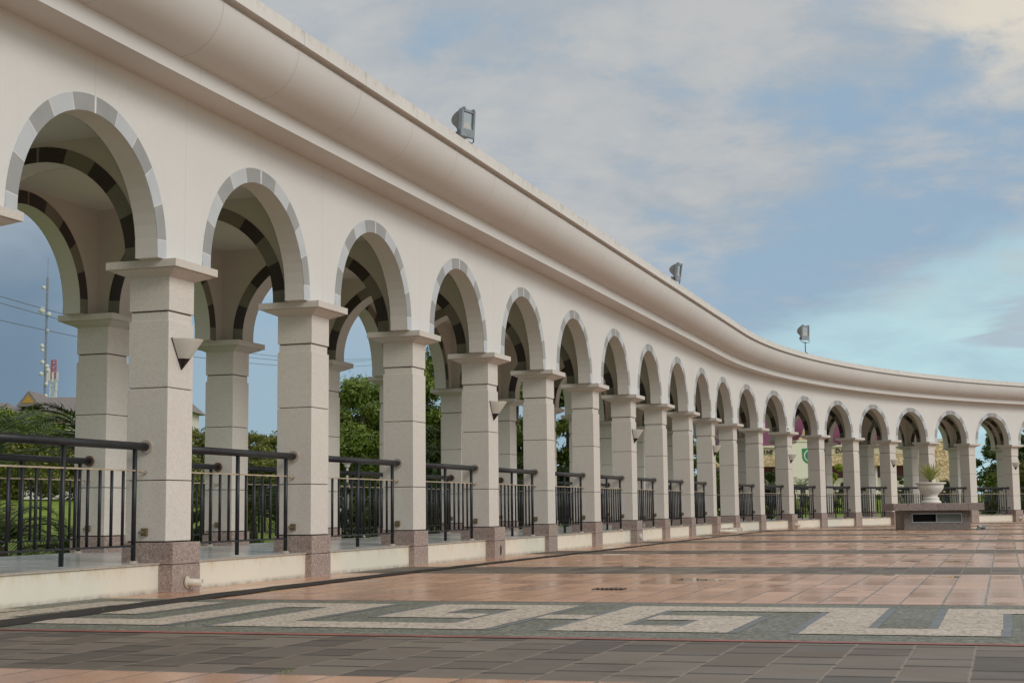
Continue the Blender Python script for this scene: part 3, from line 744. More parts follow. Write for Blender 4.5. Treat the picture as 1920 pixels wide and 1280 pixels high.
pipe(13, 'drain_pipe', 'short white drain elbow on the brown foot left of the crest panel', 0.05, 0.11, 0.14, 0.05, (1, 0, -0.1))
pipe(7, 'drain_pipe', 'broken white drain stub on the seventh column foot from the left', 0.02, 0.12, 0.035, 0.045)
pipe(19, 'drain_pipe', 'white drain stub on the brown foot at the right edge', 0.05, 0.12, 0.12, 0.05)
for k, lb in ((4, 'black weep hole with dark stain in the fourth column foot from the left'), (16, 'small black weep hole in the column foot left of the planter pedestal')):
    fr = frame_at(col_s(k), 0.0); mbb = MB()
    mbb.add([(0.0935, 0.02+0.03*cos(t)*(0.6 if sin(t) > 0.5 else 1), 0.11+0.085*sin(t)) for t in [2*pi*i/12 for i in range(12)]]+
            [(0.0965, 0.02+0.028*cos(t)*(0.6 if sin(t) > 0.5 else 1), 0.11+0.08*sin(t)) for t in [2*pi*i/12 for i in range(12)]],
            [tuple(range(12, 24))]+[(i, (i+1) % 12, 12+(i+1) % 12, 12+i) for i in range(12)])
    tag(mbb.build('weep_hole', M['void'], None, fr), lb, 'drain hole', 'drain holes at the column feet')

# ------------------------------------------------------------------ railings
def rail_meshes(L):
    h = L/2; R_ = {}
    mbb = MB(); mbb.tube([(0, -h+0.012, 1.335), (0, h-0.012, 1.335)], 0.0375, 14); R_['handrail'] = mbb.mesh('handrail', M['rail'], True)
    mbb = MB(); mbb.box(-0.018, 0.018, -h+0.09, h-0.09, 1.104, 1.118); mbb.tube([(0, -h+0.008, 1.10), (0, -h+0.11, 1.10)], 0.008, 8); mbb.tube([(0, h-0.11, 1.10), (0, h-0.008, 1.10)], 0.008, 8)
    mbb.tube([(0, -h+0.006, 1.10), (0, -h+0.018, 1.10)], 0.016, 8); mbb.tube([(0, h-0.018, 1.10), (0, h-0.006, 1.10)], 0.016, 8)
    R_['top_bar'] = mbb.mesh('top_bar', M['bar'])
    mbb = MB(); mbb.box(-0.016, 0.016, -h+0.19, h-0.19, 0.420, 0.438); R_['bottom_bar'] = mbb.mesh('bottom_bar', M['rail'])
    return R_
mbb = MB(); mbb.tube([(0, 0, 0.285), (0, 0, 1.312)], 0.0215, 12); ME_POST = mbb.mesh('post', M['rail'], True)
mbb = MB(); mbb.lathe([(0.0, 0.295), (0.024, 0.293), (0.040, 0.284), (0.048, 0.269)], 16); ME_FOOT = mbb.mesh('foot_cap', M['flange'], True)
mbb = MB(); mbb.tube([(0, 0, 0.436), (0, 0, 1.106)], 0.0148, 10); ME_BAL = mbb.mesh('baluster', M['rail'], True)
mbb = MB(); mbb.tube([(0, 0.0, 1.335), (0, 0.020, 1.335)], 0.064, 18); ME_FL = mbb.mesh('end_flange', M['flange'])
mbb = MB(); mbb.tube([(0, 0.0, 1.335), (0, 0.020, 1.335)], 0.064, 18); ME_FLR = mbb.mesh('end_flange', M['rust'])
mbb = MB(); mbb.box(-0.03, 0.03, 0.0, 0.03, 0.515, 0.585); mbb.tube([(0, 0.03, 0.545), (0, 0.10, 0.545)], 0.010, 8); ME_BK = mbb.mesh('wall_bracket', simple('tarnished_bracket', (0.17, 0.125, 0.07), 0.5, 0.3, var=0.4, scale=20))
RM = {}
FLIP = Matrix.Rotation(pi, 4, 'Z')
def railing(k, row):
    sm = (col_s(k)+col_s(k+1))/2; bc = -DP/2 if row == 0 else 2*BMID+DP/2
    a, b = Vector(pt(col_s(k), bc)+(0,)), Vector(pt(col_s(k+1), bc)+(0,)); ch = (b-a).length
    L = ch-2*HW; key = round(L, 3)
    if key not in RM: RM[key] = rail_meshes(L)
    d = (b-a)/ch; n = Vector((d.y, -d.x, 0)); c = (a+b)/2
    fr = Matrix(((n.x, d.x, 0, c.x), (n.y, d.y, 0, c.y), (0, 0, 1, 0), (0, 0, 0, 1)))
    nth = ORD[k+1] if k+1 <= 21 else str(k+1)
    lb = ('black pipe railing in the front row, closing the %s arch from the left' if row == 0 else 'black rear-row railing across the walkway, behind the %s front arch from the left') % nth
    t_ = thing('railing', lb, 'railing', fr @ Matrix.Translation((0, 0, 0.268)), 'railings between the front columns' if row == 0 else 'railings between the rear columns')
    for nm, me in RM[key].items(): obj(nm, me, t_, fr)
    pd = L/2-0.195
    for y in (-pd, 0, pd):
        m_ = fr @ Matrix.Translation((0, y, 0)); p_ = obj('post', ME_POST, t_, m_)
        if y != 0: obj('foot_cap', ME_FOOT, p_, m_)
    for sg in (-1, 1):
        for i in range(1, 6): obj('baluster', ME_BAL, t_, fr @ Matrix.Translation((0, sg*pd*i/6, 0)))
        m_ = fr @ Matrix.Translation((0, -L/2, 0)) if sg < 0 else fr @ Matrix.Translation((0, L/2, 0)) @ FLIP
        obj('end_flange', ME_FL if row == 0 else ME_FLR, t_, m_); obj('wall_bracket', ME_BK, t_, m_)
for k in range(0, 20):
    if k != 10: railing(k, 0)
for k in list(range(0, 20)):
    if k != 10: railing(k, 1)

# ------------------------------------------------------------------ entry step
fr = frame_at(27.0, 0.0)
mbb = MB(); mbb.box(-0.055, 0.32, 0.45, 2.35, 0.0, 0.135)
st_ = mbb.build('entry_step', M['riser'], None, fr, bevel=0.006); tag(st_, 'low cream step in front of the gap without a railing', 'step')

# ------------------------------------------------------------------ floodlights on the parapet
def floodlight(s_, label, post, yaw, tilt, sc=1.0):
    base = frame_at(s_, 0.855, 5.49)
    t_ = thing('floodlight', label, 'floodlight', base, 'floodlights on the parapet')
    z0 = post
    if post > 0:
        mbb = MB(); mbb.tube([(0, 0, -0.01), (0, 0, post+0.01)], 0.014, 10); mbb.box(-0.06, 0.06, -0.06, 0.06, 0.0, 0.01); mbb.build('post', M['black'], t_, base)
    h = base @ Matrix.Translation((0, 0, z0)) @ Matrix.Rotation(yaw, 4, 'Z')
    mbb = MB(); w_ = 0.152*sc
    mbb.tube([(0, -w_*0.75, 0.012), (0, w_*0.75, 0.012), (0, w_, 0.04), (-0.02, w_, 0.16*sc)], 0.009, 8); mbb.tube([(0, -w_*0.75, 0.012), (0, -w_, 0.04), (-0.02, -w_, 0.16*sc)], 0.009, 8)
    mbb.box(-0.03, 0.03, -0.05, 0.05, -0.004, 0.012)
    mbb.build('yoke', M['black'], t_, h)
    hd = h @ Matrix.Translation((0, 0, 0.075*sc)) @ Matrix.Rotation(tilt, 4, 'Y')
    a, b_ = 0.135*sc, 0.36*sc                      # half width, height
    mbb = MB()                                     # bulging reflector housing: extruded half-round
    n = 10; prof = [(-0.02, 0.05*sc)]+[(-0.02-0.145*sc*sin(pi*i/n)**0.6, 0.10*sc+(b_-0.12*sc)*(i/n)) for i in range(1, n)]+[(-0.02, b_-0.01)]
    vs_ = [(x, -a*0.92, z) for x, z in prof]+[(x, a*0.92, z) for x, z in prof]; m_ = len(prof)
    mbb.add(vs_, [(i, i+1, m_+i+1, m_+i) for i in range(m_-1)]+[tuple(range(m_)), tuple(range(m_, 2*m_))[::-1], (0, m_, 2*m_-1, m_-1)])
    mbb.box(-0.12*sc, -0.03, -0.08*sc, 0.08*sc, 0.0, 0.07*sc)
    mbb.build('housing', M['floodback'], t_, hd)
    mbb = MB(); fw = 0.034*sc                      # front frame around the glass, wide apron below
    mbb.box(-0.03, 0.03, -a, -a+fw, 0.0, b_); mbb.box(-0.03, 0.03, a-fw, a, 0.0, b_); mbb.box(-0.029, 0.029, -a+fw, a-fw, b_-fw, b_); mbb.box(-0.029, 0.029, -a+fw, a-fw, 0.0, 0.105*sc)
    for y in (-a*0.7, a*0.7): mbb.box(-0.01, 0.045, y-0.012, y+0.012, b_-0.01, b_+0.022)
    mbb.build('front_frame', M['flood'], t_, hd, bevel=0.003)
    mbb = MB(); mbb.box(-0.012, 0.008, -a+fw, a-fw, 0.105*sc, b_-fw); mbb.build('lens', M['glass'], t_, hd)
    mbb = MB(); q = [(0.0085, -a+fw, 0.105*sc), (0.0085, a-fw, 0.105*sc), (0.0085, a*0.25, 0.19*sc), (0.0085, -a*0.25, 0.19*sc)]
    mbb.add(q, [(0, 1, 2, 3)]); mbb.build('reflector', M['lampglass'], t_, hd)
floodlight(5.55, 'largest grey floodlight on the parapet, nearest the camera', 0.0, rad(-20), rad(4), 1.0)
floodlight(18.70, 'grey floodlight seen nearly side-on above the middle of the parapet', 0.0, rad(-8), rad(8), 1.0)
floodlight(34.70, 'small floodlight raised on a thin post where the parapet curves', 0.33, rad(-24), rad(3), 1.25)

# ------------------------------------------------------------------ granite pedestal, urn and agave
PL = Matrix.Translation((12.32, 43.6, 0)) @ Matrix.Rotation(math.atan2(-0.12, 1.0), 4, 'Z')
M['pedestal'] = speckle('pedestal_granite', (0.285, 0.225, 0.20), (0.13, 0.10, 0.085), (0.44, 0.37, 0.34), 70, 0.5)
t_ = thing('pedestal', 'brown granite pedestal with overhanging slab and louvred opening standing on the plaza', 'pedestal', PL)
mbb = MB()
H_ = 0.93
x0, x1, wz0, wz1 = -0.72, 0.70, 0.19, 0.475
mbb.box(-H_, x0, -H_, H_, 0, 0.535); mbb.box(x1, H_, -H_, H_, 0, 0.535); mbb.box(x0, x1, -H_+0.001, H_, 0, wz0); mbb.box(x0, x1, -H_+0.001, H_, wz1, 0.535); mbb.box(x0, x1, -H_+0.14, H_, wz0, wz1)
mbb.build('base', M['pedestal'], t_, PL)
mbb = MB(); mbb.box(-1.27, 1.27, -1.27, 1.27, 0.545, 0.755); mbb.build('slab', M['pedestal'], t_, PL, bevel=0.01)
mbb = MB()
for x in (-1.27+0.42*i for i in range(1, 6)): mbb.box(x-0.003, x+0.003, -1.2725, -1.268, 0.548, 0.752)
mbb.build('slab_joints', M['joint'], t_, PL)
fr_ = MB(); y0 = -H_-0.012
fr_.box(x0, x1, y0, y0+0.05, wz0, wz0+0.035); fr_.box(x0, x1, y0, y0+0.05, wz1-0.035, wz1)
for x in (x0, -0.03, x1-0.035): fr_.box(x, x+0.035, y0+0.001, y0+0.051, wz0+0.035, wz1-0.035)
M['alu'] = simple('grey_window_frame', (0.42, 0.42, 0.40), 0.4, 0.2)
wf = fr_.build('vent_window', M['alu'], t_, PL)
mbb = MB(); mbb.box(x0+0.035, -0.03, -H_+0.09, -H_+0.10, wz0+0.03, wz1-0.03); mbb.build('dark_pane', M['void'], wf, PL)
mbb = MB()
for i in range(6):
    z = wz0+0.045+i*0.034; mbb.add([(0.005, y0+0.015, z), (x1-0.035, y0+0.015, z), (x1-0.035, y0+0.045, z+0.03), (0.005, y0+0.045, z+0.03)], [(0, 1, 2, 3)])
mbb.box(0.005, x1-0.035, -H_+0.05, -H_+0.06, wz0+0.035, wz1-0.035)
mbb.build('louvre', simple('louvre_grey', (0.36, 0.37, 0.33), 0.5), wf, PL)
UP = PL @ Matrix.Translation((0.0, 0.0, 0.755))
t_ = thing('urn', 'white stone urn with wide rim standing on the granite pedestal', 'urn', UP)
M['urn'] = simple('white_cast_stone', (0.70, 0.665, 0.60), 0.6, var=0.10, scale=8)
mbb = MB(); mbb.lathe([(0.0, 0.0), (0.29, 0.0), (0.29, 0.035), (0.275, 0.05), (0.24, 0.085), (0.215, 0.10), (0.235, 0.125), (0.235, 0.155), (0.20, 0.175), (0.185, 0.21), (0.20, 0.225)], 36)
mbb.build('foot', M['urn'], t_, UP, True)
mbb = MB(); mbb.lathe([(0.20, 0.222), (0.205, 0.25), (0.25, 0.29), (0.31, 0.35), (0.355, 0.42), (0.375, 0.49), (0.37, 0.515)], 36); mbb.build('bowl', M['urn'], t_, UP, True)
mbb = MB(); mbb.lathe([(0.37, 0.513), (0.385, 0.53), (0.385, 0.545), (0.41, 0.555), (0.445, 0.57), (0.445, 0.605), (0.40, 0.61), (0.38, 0.57), (0.0, 0.56)], 36); mbb.build('rim', M['urn'], t_, UP, True)

# ------------------------------------------------------------------ plants
def leaf_mat(name, c1, c2, rough=0.55):
    m, t, bs = mat(name); g = t.new('ShaderNodeNewGeometry'); p = g.outputs['Position']
    r = g.outputs['Random Per Island']
    n = t.noise(p, 0.8, 3, 0.5)
    c0 = t.mix(r, c1+(1,), c2+(1,)); c0 = t.mix(t.lin(n, 0.35, 0.65, 0.0, 0.5), c0, tuple(x*0.6 for x in c1)+(1,))
    t.put(bs.inputs['Base Color'], c0); bs.inputs['Roughness'].default_value = rough
    tr = t.new('ShaderNodeBsdfTranslucent'); t.put(tr.inputs['Color'], c0)
    mx = t.new('ShaderNodeMixShader'); mx.inputs[0].default_value = 0.22
    out = t.n.get('Material Output'); t.l.new(bs.outputs[0], mx.inputs[1]); t.l.new(tr.outputs[0], mx.inputs[2]); t.l.new(mx.outputs[0], out.inputs[0])
    return m
LM = {'mid': leaf_mat('leaf_mid', (0.11, 0.17, 0.018), (0.23, 0.315, 0.035)),
      'dark': leaf_mat('leaf_dark', (0.045, 0.08, 0.015), (0.115, 0.17, 0.028)),
      'olive': leaf_mat('leaf_olive', (0.13, 0.155, 0.022), (0.26, 0.27, 0.045)),
      'bright': leaf_mat('leaf_bright', (0.24, 0.32, 0.02), (0.42, 0.46, 0.04)),
      'palm': leaf_mat('palm_leaf', (0.035, 0.065, 0.016), (0.095, 0.145, 0.03)),
      'palm2': leaf_mat('pale_palm_leaf', (0.075, 0.115, 0.045), (0.15, 0.185, 0.075)),
      'agave': leaf_mat('agave_leaf', (0.26, 0.31, 0.07), (0.52, 0.50, 0.16)),
      'cycad': leaf_mat('cycad_leaf', (0.05, 0.10, 0.014), (0.12, 0.20, 0.025)),
      'haze': leaf_mat('grey_leaf', (0.10, 0.14, 0.075), (0.17, 0.20, 0.11))}
M['bark'] = simple('bark', (0.12, 0.09, 0.065), 0.85, var=0.4, scale=10)
M['petal'] = simple('white_petals', (0.75, 0.73, 0.70), 0.5)
M['pink'] = simple('pink_petals', (0.60, 0.12, 0.19), 0.5)
def leaf_cloud(blobs, n, size, name, m_, parent, mw=None, up_bias=0.35):
    """n small bent leaves spread through the blobs' volume (denser outside), one mesh"""
    vol = np.array([b[3]*b[4]*b[5] for b in blobs])**0.7; vol = vol/vol.sum()
    idx = RNG.choice(len(blobs), n, p=vol); B = np.array(blobs)[idx]
    d = RNG.normal(size=(n, 3)); d /= np.linalg.norm(d, axis=1)[:, None]
    r = RNG.random(n)**0.45*(0.72+0.50*RNG.random(n)**2)
    c = B[:, :3]+d*r[:, None]*B[:, 3:6]
    nr = d+RNG.normal(size=(n, 3))*0.7+np.array([0, 0, up_bias]); nr /= np.linalg.norm(nr, axis=1)[:, None]
    a = np.cross(nr, RNG.normal(size=(n, 3))); a /= np.linalg.norm(a, axis=1)[:, None]; b = np.cross(nr, a)
    s = size*(0.6+0.8*RNG.random(n))[:, None]
    v = np.empty((n, 4, 3)); v[:, 0] = c-a*s; v[:, 1] = c+b*s*0.42-nr*s*0.12; v[:, 2] = c+a*s; v[:, 3] = c-b*s*0.42-nr*s*0.12
    me = bpy.data.meshes.new(name); me.vertices.add(4*n); me.vertices.foreach_set('co', v.reshape(-1))
    me.loops.add(4*n); me.loops.foreach_set('vertex_index', np.arange(4*n, dtype=np.int32)); me.polygons.add(n)
    me.polygons.foreach_set('loop_start', np.arange(0, 4*n, 4, dtype=np.int32)); 
    try: me.polygons.foreach_set('loop_total', np.full(n, 4, dtype=np.int32))
    except Exception: pass
    me.update(calc_edges=True); me.materials.append(m_)
    return obj(name, me, parent, mw)
def clumps(w_, h, n, z0, flat=0.75, ragged=0.35):
    out = []
    for i in range(n):
        t = i*2.39996+random.uniform(-0.4, 0.4); q = random.random()**0.5; z = ((i+0.5)/n+random.uniform(-0.12, 0.12))
        prof = math.sqrt(max(0.12, 1-((z-0.42)/0.62)**2)); r = w_*random.uniform(0.17, 0.34)*(1.0-0.35*max(0, z-0.6))
        out.append((cos(t)*q*w_*0.85*prof, sin(t)*q*w_*0.85*prof, z0+h*min(max(z, 0.03), 0.97), r, r*random.uniform(0.8, 1.2), r*flat*random.uniform(0.75, 1.3)))
    return out
def tree(x, y, top, width, label, leaf='mid', n=9000, size=0.10, nblob=22, trunk_r=0.12, crown0=0.28, group='trees behind the arcade', flat=0.75, name='tree'):
    z = ground_z(x, y); h = top-z; mw = Matrix.Translation((x, y, z))
    t_ = thing(name, label, 'tree', mw, group)
    bl = clumps(width/2, h*(1-crown0)*0.92, nblob, h*crown0, flat)
    mbb = MB(); mbb.tube([(0, 0, -0.1), (0.05, 0.02, h*0.25), (0.0, 0.06, h*0.55), (0.08, 0, h*0.8)], [trunk_r*1.25, trunk_r, trunk_r*0.7, trunk_r*0.3], 9)
    for b in bl[:9]:
        s0 = h*(0.22+0.3*random.random()); mbb.tube([(0.03, 0.03, s0), (b[0]*0.5, b[1]*0.5, (s0+b[2])/2+0.1), (b[0], b[1], b[2])], [trunk_r*0.5, trunk_r*0.32, trunk_r*0.12], 6)
    mbb.build('trunk', M['bark'], t_, mw, True)
    leaf_cloud(bl, n, size, 'crown', LM[leaf], t_, mw)
    return t_
def shrub(x, y, h, w_, label, leaf='mid', n=2500, size=0.07, group='shrubs behind the arcade', nblob=9, name='shrub', dots=None):
    z = ground_z(x, y); mw = Matrix.Translation((x, y, z)); t_ = thing(name, label, 'shrub', mw, group)
    bl = clumps(w_/2, h*0.8, nblob, h*0.15, 0.85)
    mbb = MB()
    for b in bl[:5]: mbb.tube([(0, 0, -0.05), (b[0]*0.5, b[1]*0.5, b[2]*0.6), (b[0], b[1], b[2])], [0.03, 0.02, 0.008], 5)
    mbb.build('stems', M['bark'], t_, mw); leaf_cloud(bl, n, size, 'foliage', LM[leaf], t_, mw)
    if dots:
        m_, nd, sz = dots; b2 = [(b[0], b[1]-0.1, b[2], b[3]*1.1, b[4]*1.1, b[5]*1.1) for b in bl]
        leaf_cloud(b2, nd, sz, 'flowers', m_, t_, mw)
    return t_
def palm(x, y, trunk_h, fl, nf, label, leaf='palm', group='palms behind the arcade', droop=1.0, name='palm'):
    z = ground_z(x, y); mw = Matrix.Translation((x, y, z)); t_ = thing(name, label, 'palm', mw, group)
    mbb = MB(); mbb.tube([(0, 0, -0.1), (0.02, 0, trunk_h*0.5), (0, 0, trunk_h)], [0.16, 0.13, 0.10], 10); mbb.build('trunk', M['bark'], t_, mw, True)
    mbb = MB()
    for i in range(nf):
        az_ = 2*pi*i/nf+random.uniform(-0.25, 0.25); e0 = random.uniform(0.45, 1.35); L_ = fl*random.uniform(0.8, 1.1)
        pts = []; p = Vector((0, 0, trunk_h)); e = e0; n = 12
        for j in range(n+1):
            pts.append(p.copy()); dd = Vector((cos(az_)*cos(e), sin(az_)*cos(e), sin(e))); p = p+dd*(L_/n); e -= droop*(0.10+0.012*j)
        mbb.tube([tuple(q) for q in pts], [0.018*(1-0.8*j/n) for j in range(n+1)], 4, 0, False)
        side = Vector((-sin(az_), cos(az_), 0))
        m_n = 30
        for j in range(3, m_n):
            f = j/m_n*n; i0 = min(int(f), n-1); q = pts[i0].lerp(pts[i0+1], f-i0); dd = (pts[i0+1]-pts[i0]).normalized()
            ll = fl*0.26*(math.sin(pi*min(1, 0.15+0.85*j/m_n))**0.7+0.12); nrm = side.cross(dd).normalized()
            for sg in (-1, 1):
                dv = (side*sg*0.78+dd*0.55+nrm*(-0.18+0.25*random.random())).normalized(); tip = q+dv*ll+Vector((0, 0, -0.12*ll)); wv = dd*0.014*fl/1.5
                md = q+dv*ll*0.5
                mbb.add([q-wv*0.5, md-wv, tip, md+wv], [(0, 1, 2, 3)])
    mbb.build('fronds', LM[leaf], t_, mw); return t_
def rosette(x, y, z, n, L_, wd, label, leaf, mw0=None, name='agave', cat='plant', up=0.9, stem=0.0, group=None):
    mw = mw0 or Matrix.Translation((x, y, z)); t_ = thing(name, label, cat, mw, group); mbb = MB()
    for i in range(n):
        a = i*2.39996; e = rad(30)+(rad(86)-rad(30))*(i/n)**0.8*up; ll = L_*random.uniform(0.85, 1.1)
        d = Vector((cos(a)*cos(e), sin(a)*cos(e), sin(e))); sd_ = Vector((-sin(a), cos(a), 0)); nr = d.cross(sd_)
        b = Vector((cos(a)*0.03, sin(a)*0.03, stem)); ws = [0.5, 1.0, 0.9, 0.55, 0.0]; vs_ = []
        for j, wj in enumerate(ws):
            t = j/4; c = b+d*ll*t+Vector((0, 0, -0.10*ll*t*t)); vs_ += [c-sd_*wd*wj, c-nr*wd*0.3*wj*(-1), c+sd_*wd*wj]
        mbb.add(vs_, [(3*j+q, 3*j+q+1, 3*j+q+4, 3*j+q+3) for j in range(4) for q in (0, 1)])
    mbb.build('leaves', LM[leaf], t_, mw)
    if stem > 0:
        mbb = MB(); mbb.tube([(0, 0, -0.02), (0, 0, stem)], 0.05, 8); mbb.build('stem', M['bark'], t_, mw)
    return t_
rosette(0, 0, 0, 56, 0.62, 0.026, 'spiky yellow-green agave growing in the white urn', 'agave', UP @ Matrix.Translation((0, 0, 0.565)), stem=0.10)

#BG#
# ------------------------------------------------------------------ behind the arcade
def arch_of(x, y):                                 # which front arch the camera sees (x, y) through
    lo = None
    for i in range(4000):
        s_ = -4+i*0.016; p = pt(s_, -0.2)
        c = p[0]*y-p[1]*x
        if lo is not None and lo*c < 0: 
            for k in range(-2, 22):
                if col_s(k) <= s_ < col_s(k+1): return k+1
        lo = c
    return 0
def nth(x, y):
    k = arch_of(x, y); return ORD[k] if 0 < k < 22 else 'last'
def behind(k, f, b):                               # a spot on the sight line through arch k at fraction f, b behind the arcade
    s_ = col_s(k-1)+(col_s(k)-col_s(k-1))*f; p = Vector(pt(s_, -0.2)).to_3d() if False else Vector((*pt(s_, -0.2), 0)); q = 1.0
    while inv_sb(p.x*q, p.y*q)[1] > b and q < 4: q += 0.004
    return p.x*q, p.y*q
# houses with a grey roof, far left
M['rooftile'] = simple('grey_roof_tiles', (0.20, 0.175, 0.165), 0.7, var=0.15, scale=2)
M['ochre'] = simple('ochre_gable', (0.42, 0.24, 0.045), 0.6, var=0.15)
M['housewall'] = simple('white_house_wall', (0.66, 0.63, 0.58), 0.7, var=0.06, scale=1)
def house(x0, x1, y, dep, ze, zr, hip, label, orn=None):
    z = ground_z((x0+x1)/2, y); mw = Matrix.Translation(((x0+x1)/2, y, z)); w_ = (x1-x0)/2
    t_ = thing('house', label, 'house', mw, 'grey-roofed houses')
    e, r = ze-z, zr-z
    mbb = MB(); mbb.box(-w_+0.7, w_-0.7, 0.7, dep-0.7, -0.1, e); wl = mbb.build('wall', M['housewall'], t_, mw)
    mbb = MB(); v_ = [(-w_, 0, e), (w_, 0, e), (w_, dep, e), (-w_, dep, e), (-w_+hip, dep/2, r), (w_-hip, dep/2, r)]
    mbb.add(v_, [(0, 1, 5, 4), (1, 2, 5), (2, 3, 4, 5), (3, 0, 4), (0, 3, 2, 1)]); mbb.box(-w_-0.05, w_+0.05, -0.08, 0.0, e-0.25, e+0.05); mbb.build('roof', M['rooftile'], t_, mw)
    for i in range(int(w_*2/3)):
        x = -w_+1.6+i*3.0
        if x+1.4 > w_-0.7: break
        mbb = MB(); mbb.box(x, x+1.4, 0.66, 0.71, e-2.6, e-1.2); mbb.build('window', M['void'], t_, mw)
        mbb = MB(); mbb.box(x-0.5, x+2.0, 0.60, 0.70, e-1.1, e-0.95); mbb.build('window_hood', M['ochre'], t_, mw)
    if orn is not None:
        mbb = MB(); mbb.add([(orn-1.25, -0.3, e+0.5), (orn+1.25, -0.3, e+0.5), (orn, -0.3, r+0.25), (orn-1.25, dep*0.45, e+0.5), (orn+1.25, dep*0.45, e+0.5), (orn, dep*0.45, r+0.25)], [(0, 1, 2), (3, 5, 4), (0, 2, 5, 3), (1, 4, 5, 2), (0, 3, 4, 1)])
        mbb.build('gable', M['rooftile'], t_, mw)
        mbb = MB(); mbb.add([(orn-0.62, -0.34, e+0.85), (orn+0.62, -0.34, e+0.85), (orn, -0.34, r-0.12)], [(0, 1, 2)]); mbb.build('gable_panel', M['ochre'], t_, mw)
house(-51.6, -43.2, 149, 11, 11.0, 12.85, 2.3, 'white house with hipped grey roof and small ochre gable behind the trees', -1.75)
house(-60.0, -51.0, 151, 9, 10.6, 12.4, 2.5, 'lower grey hipped roof at the far left edge behind the trees')
house(-41.0, -34.0, 153, 10, 11.3, 13.6, 2.0, 'sliver of grey roof and white wall seen between the two nearest columns', -2.2)
# masts
def lattice(mbb, w0, w1, z0, z1, n, r, mi=0):
    for i in range(n):
        za, zb = z0+(z1-z0)*i/n, z0+(z1-z0)*(i+1)/n; wa, wb = w0+(w1-w0)*i/n, w0+(w1-w0)*(i+1)/n
        ca = [(-wa, -wa), (wa, -wa), (wa, wa), (-wa, wa)]; cb = [(-wb, -wb), (wb, -wb), (wb, wb), (-wb, wb)]
        for j in range(4):
            mbb.tube([(*ca[j], za), (*cb[j], zb)], r, 4, mi); mbb.tube([(*ca[j], za), (*cb[(j+1) % 4], zb)], r*0.6, 4, mi); mbb.tube([(*ca[j], za), (*ca[(j+1) % 4], za)], r*0.6, 4, mi)
M['steel'] = simple('mast_steel', (0.22, 0.23, 0.25), 0.5, 0.4)
M['redsteel'] = simple('red_mast_paint', (0.40, 0.06, 0.06), 0.5)
M['whitesteel'] = simple('white_mast_paint', (0.62, 0.62, 0.60), 0.5)
mw = Matrix.Translation((-105.4, 330, 0)); t_ = thing('radio_mast', 'very tall thin lattice mast dotted with white dish antennas', 'mast', mw)
mbb = MB(); lattice(mbb, 0.20, 0.17, 0, 54, 44, 0.045); mbb.tube([(0, 0, 54), (0, 0, 58.5)], 0.05, 5); mbb.build('lattice', M['steel'], t_, mw)
for zz, sx, rr_ in ((51.5, -1, .45), (46.3, -1.5, .75), (45.4, 1.1, .5), (41.6, .8, .4), (38.2, -1.1, .5), (37.2, -.9, .4), (34.5, -.8, .5), (33.6, .9, .5), (32.7, 1.2, .55), (31.9, -1.2, .5), (29.6, .8, .45), (26.9, .7, .45), (25.2, .9, .6), (22.5, -.6, .5), (17.6, .9, .6)):
    mbb = MB(); m_ = mw @ Matrix.Translation((sx*0.62, -0.5, zz)); mbb.lathe([(0.0, 0.0), (rr_*0.6, 0.04), (rr_, 0.16), (rr_, 0.22), (0.0, 0.30)], 14); mbb.build('dish', M['whitesteel'], t_, m_ @ Matrix.Rotation(pi/2, 4, 'X'), True)
mw = Matrix.Translation((-75.3, 240, 0)); t_ = thing('telecom_tower', 'shorter lattice tower with white legs and red top carrying panel antennas', 'mast', mw)
mbb = MB(); lattice(mbb, 0.60, 0.40, 0, 22.6, 18, 0.075); mbb.build('lower_lattice', M['whitesteel'], t_, mw)
mbb = MB(); lattice(mbb, 0.36, 0.30, 22.6, 25.8, 4, 0.06); mbb.build('upper_lattice', M['redsteel'], t_, mw)
for (ax, az_) in ((-0.75, 22.0), (0.85, 22.1), (0.1, 22.0), (-0.45, 22.3), (0.75, 20.6)):
    mbb = MB(); mbb.box(ax-0.14, ax+0.14, -0.75, -0.60, az_, az_+1.6); mbb.build('panel_antenna', M['whitesteel'], t_, mw)
# wires
WIRES = [(((-12.79, 28.0), (-3.87, 75.0), (5.057, -1.95, 5.849)), 'upper overhead wire sagging past the masts'), (((-12.79, 28.0), (-3.87, 75.0), (5.351, -2.076, 5.707)), 'middle overhead wire sagging past the masts'), (((-12.79, 28.0), (-3.87, 75.0), (4.237, -0.844, 5.183)), 'lowest overhead wire, crossing just above the bushy tree')]
for (A_, B_, cz), lb in WIRES:
    pts_ = [(A_[0]+(B_[0]-A_[0])*t, A_[1]+(B_[1]-A_[1])*t, cz[0]*t*t+cz[1]*t+cz[2]) for t in [i/40*1.25-0.1 for i in range(41)]]
    mbb = MB(); mbb.tube(pts_, 0.008, 5); tag(mbb.build('overhead_wire', simple('weathered_wire', (0.10, 0.11, 0.12), 0.6)), lb, 'wire', 'overhead wires')
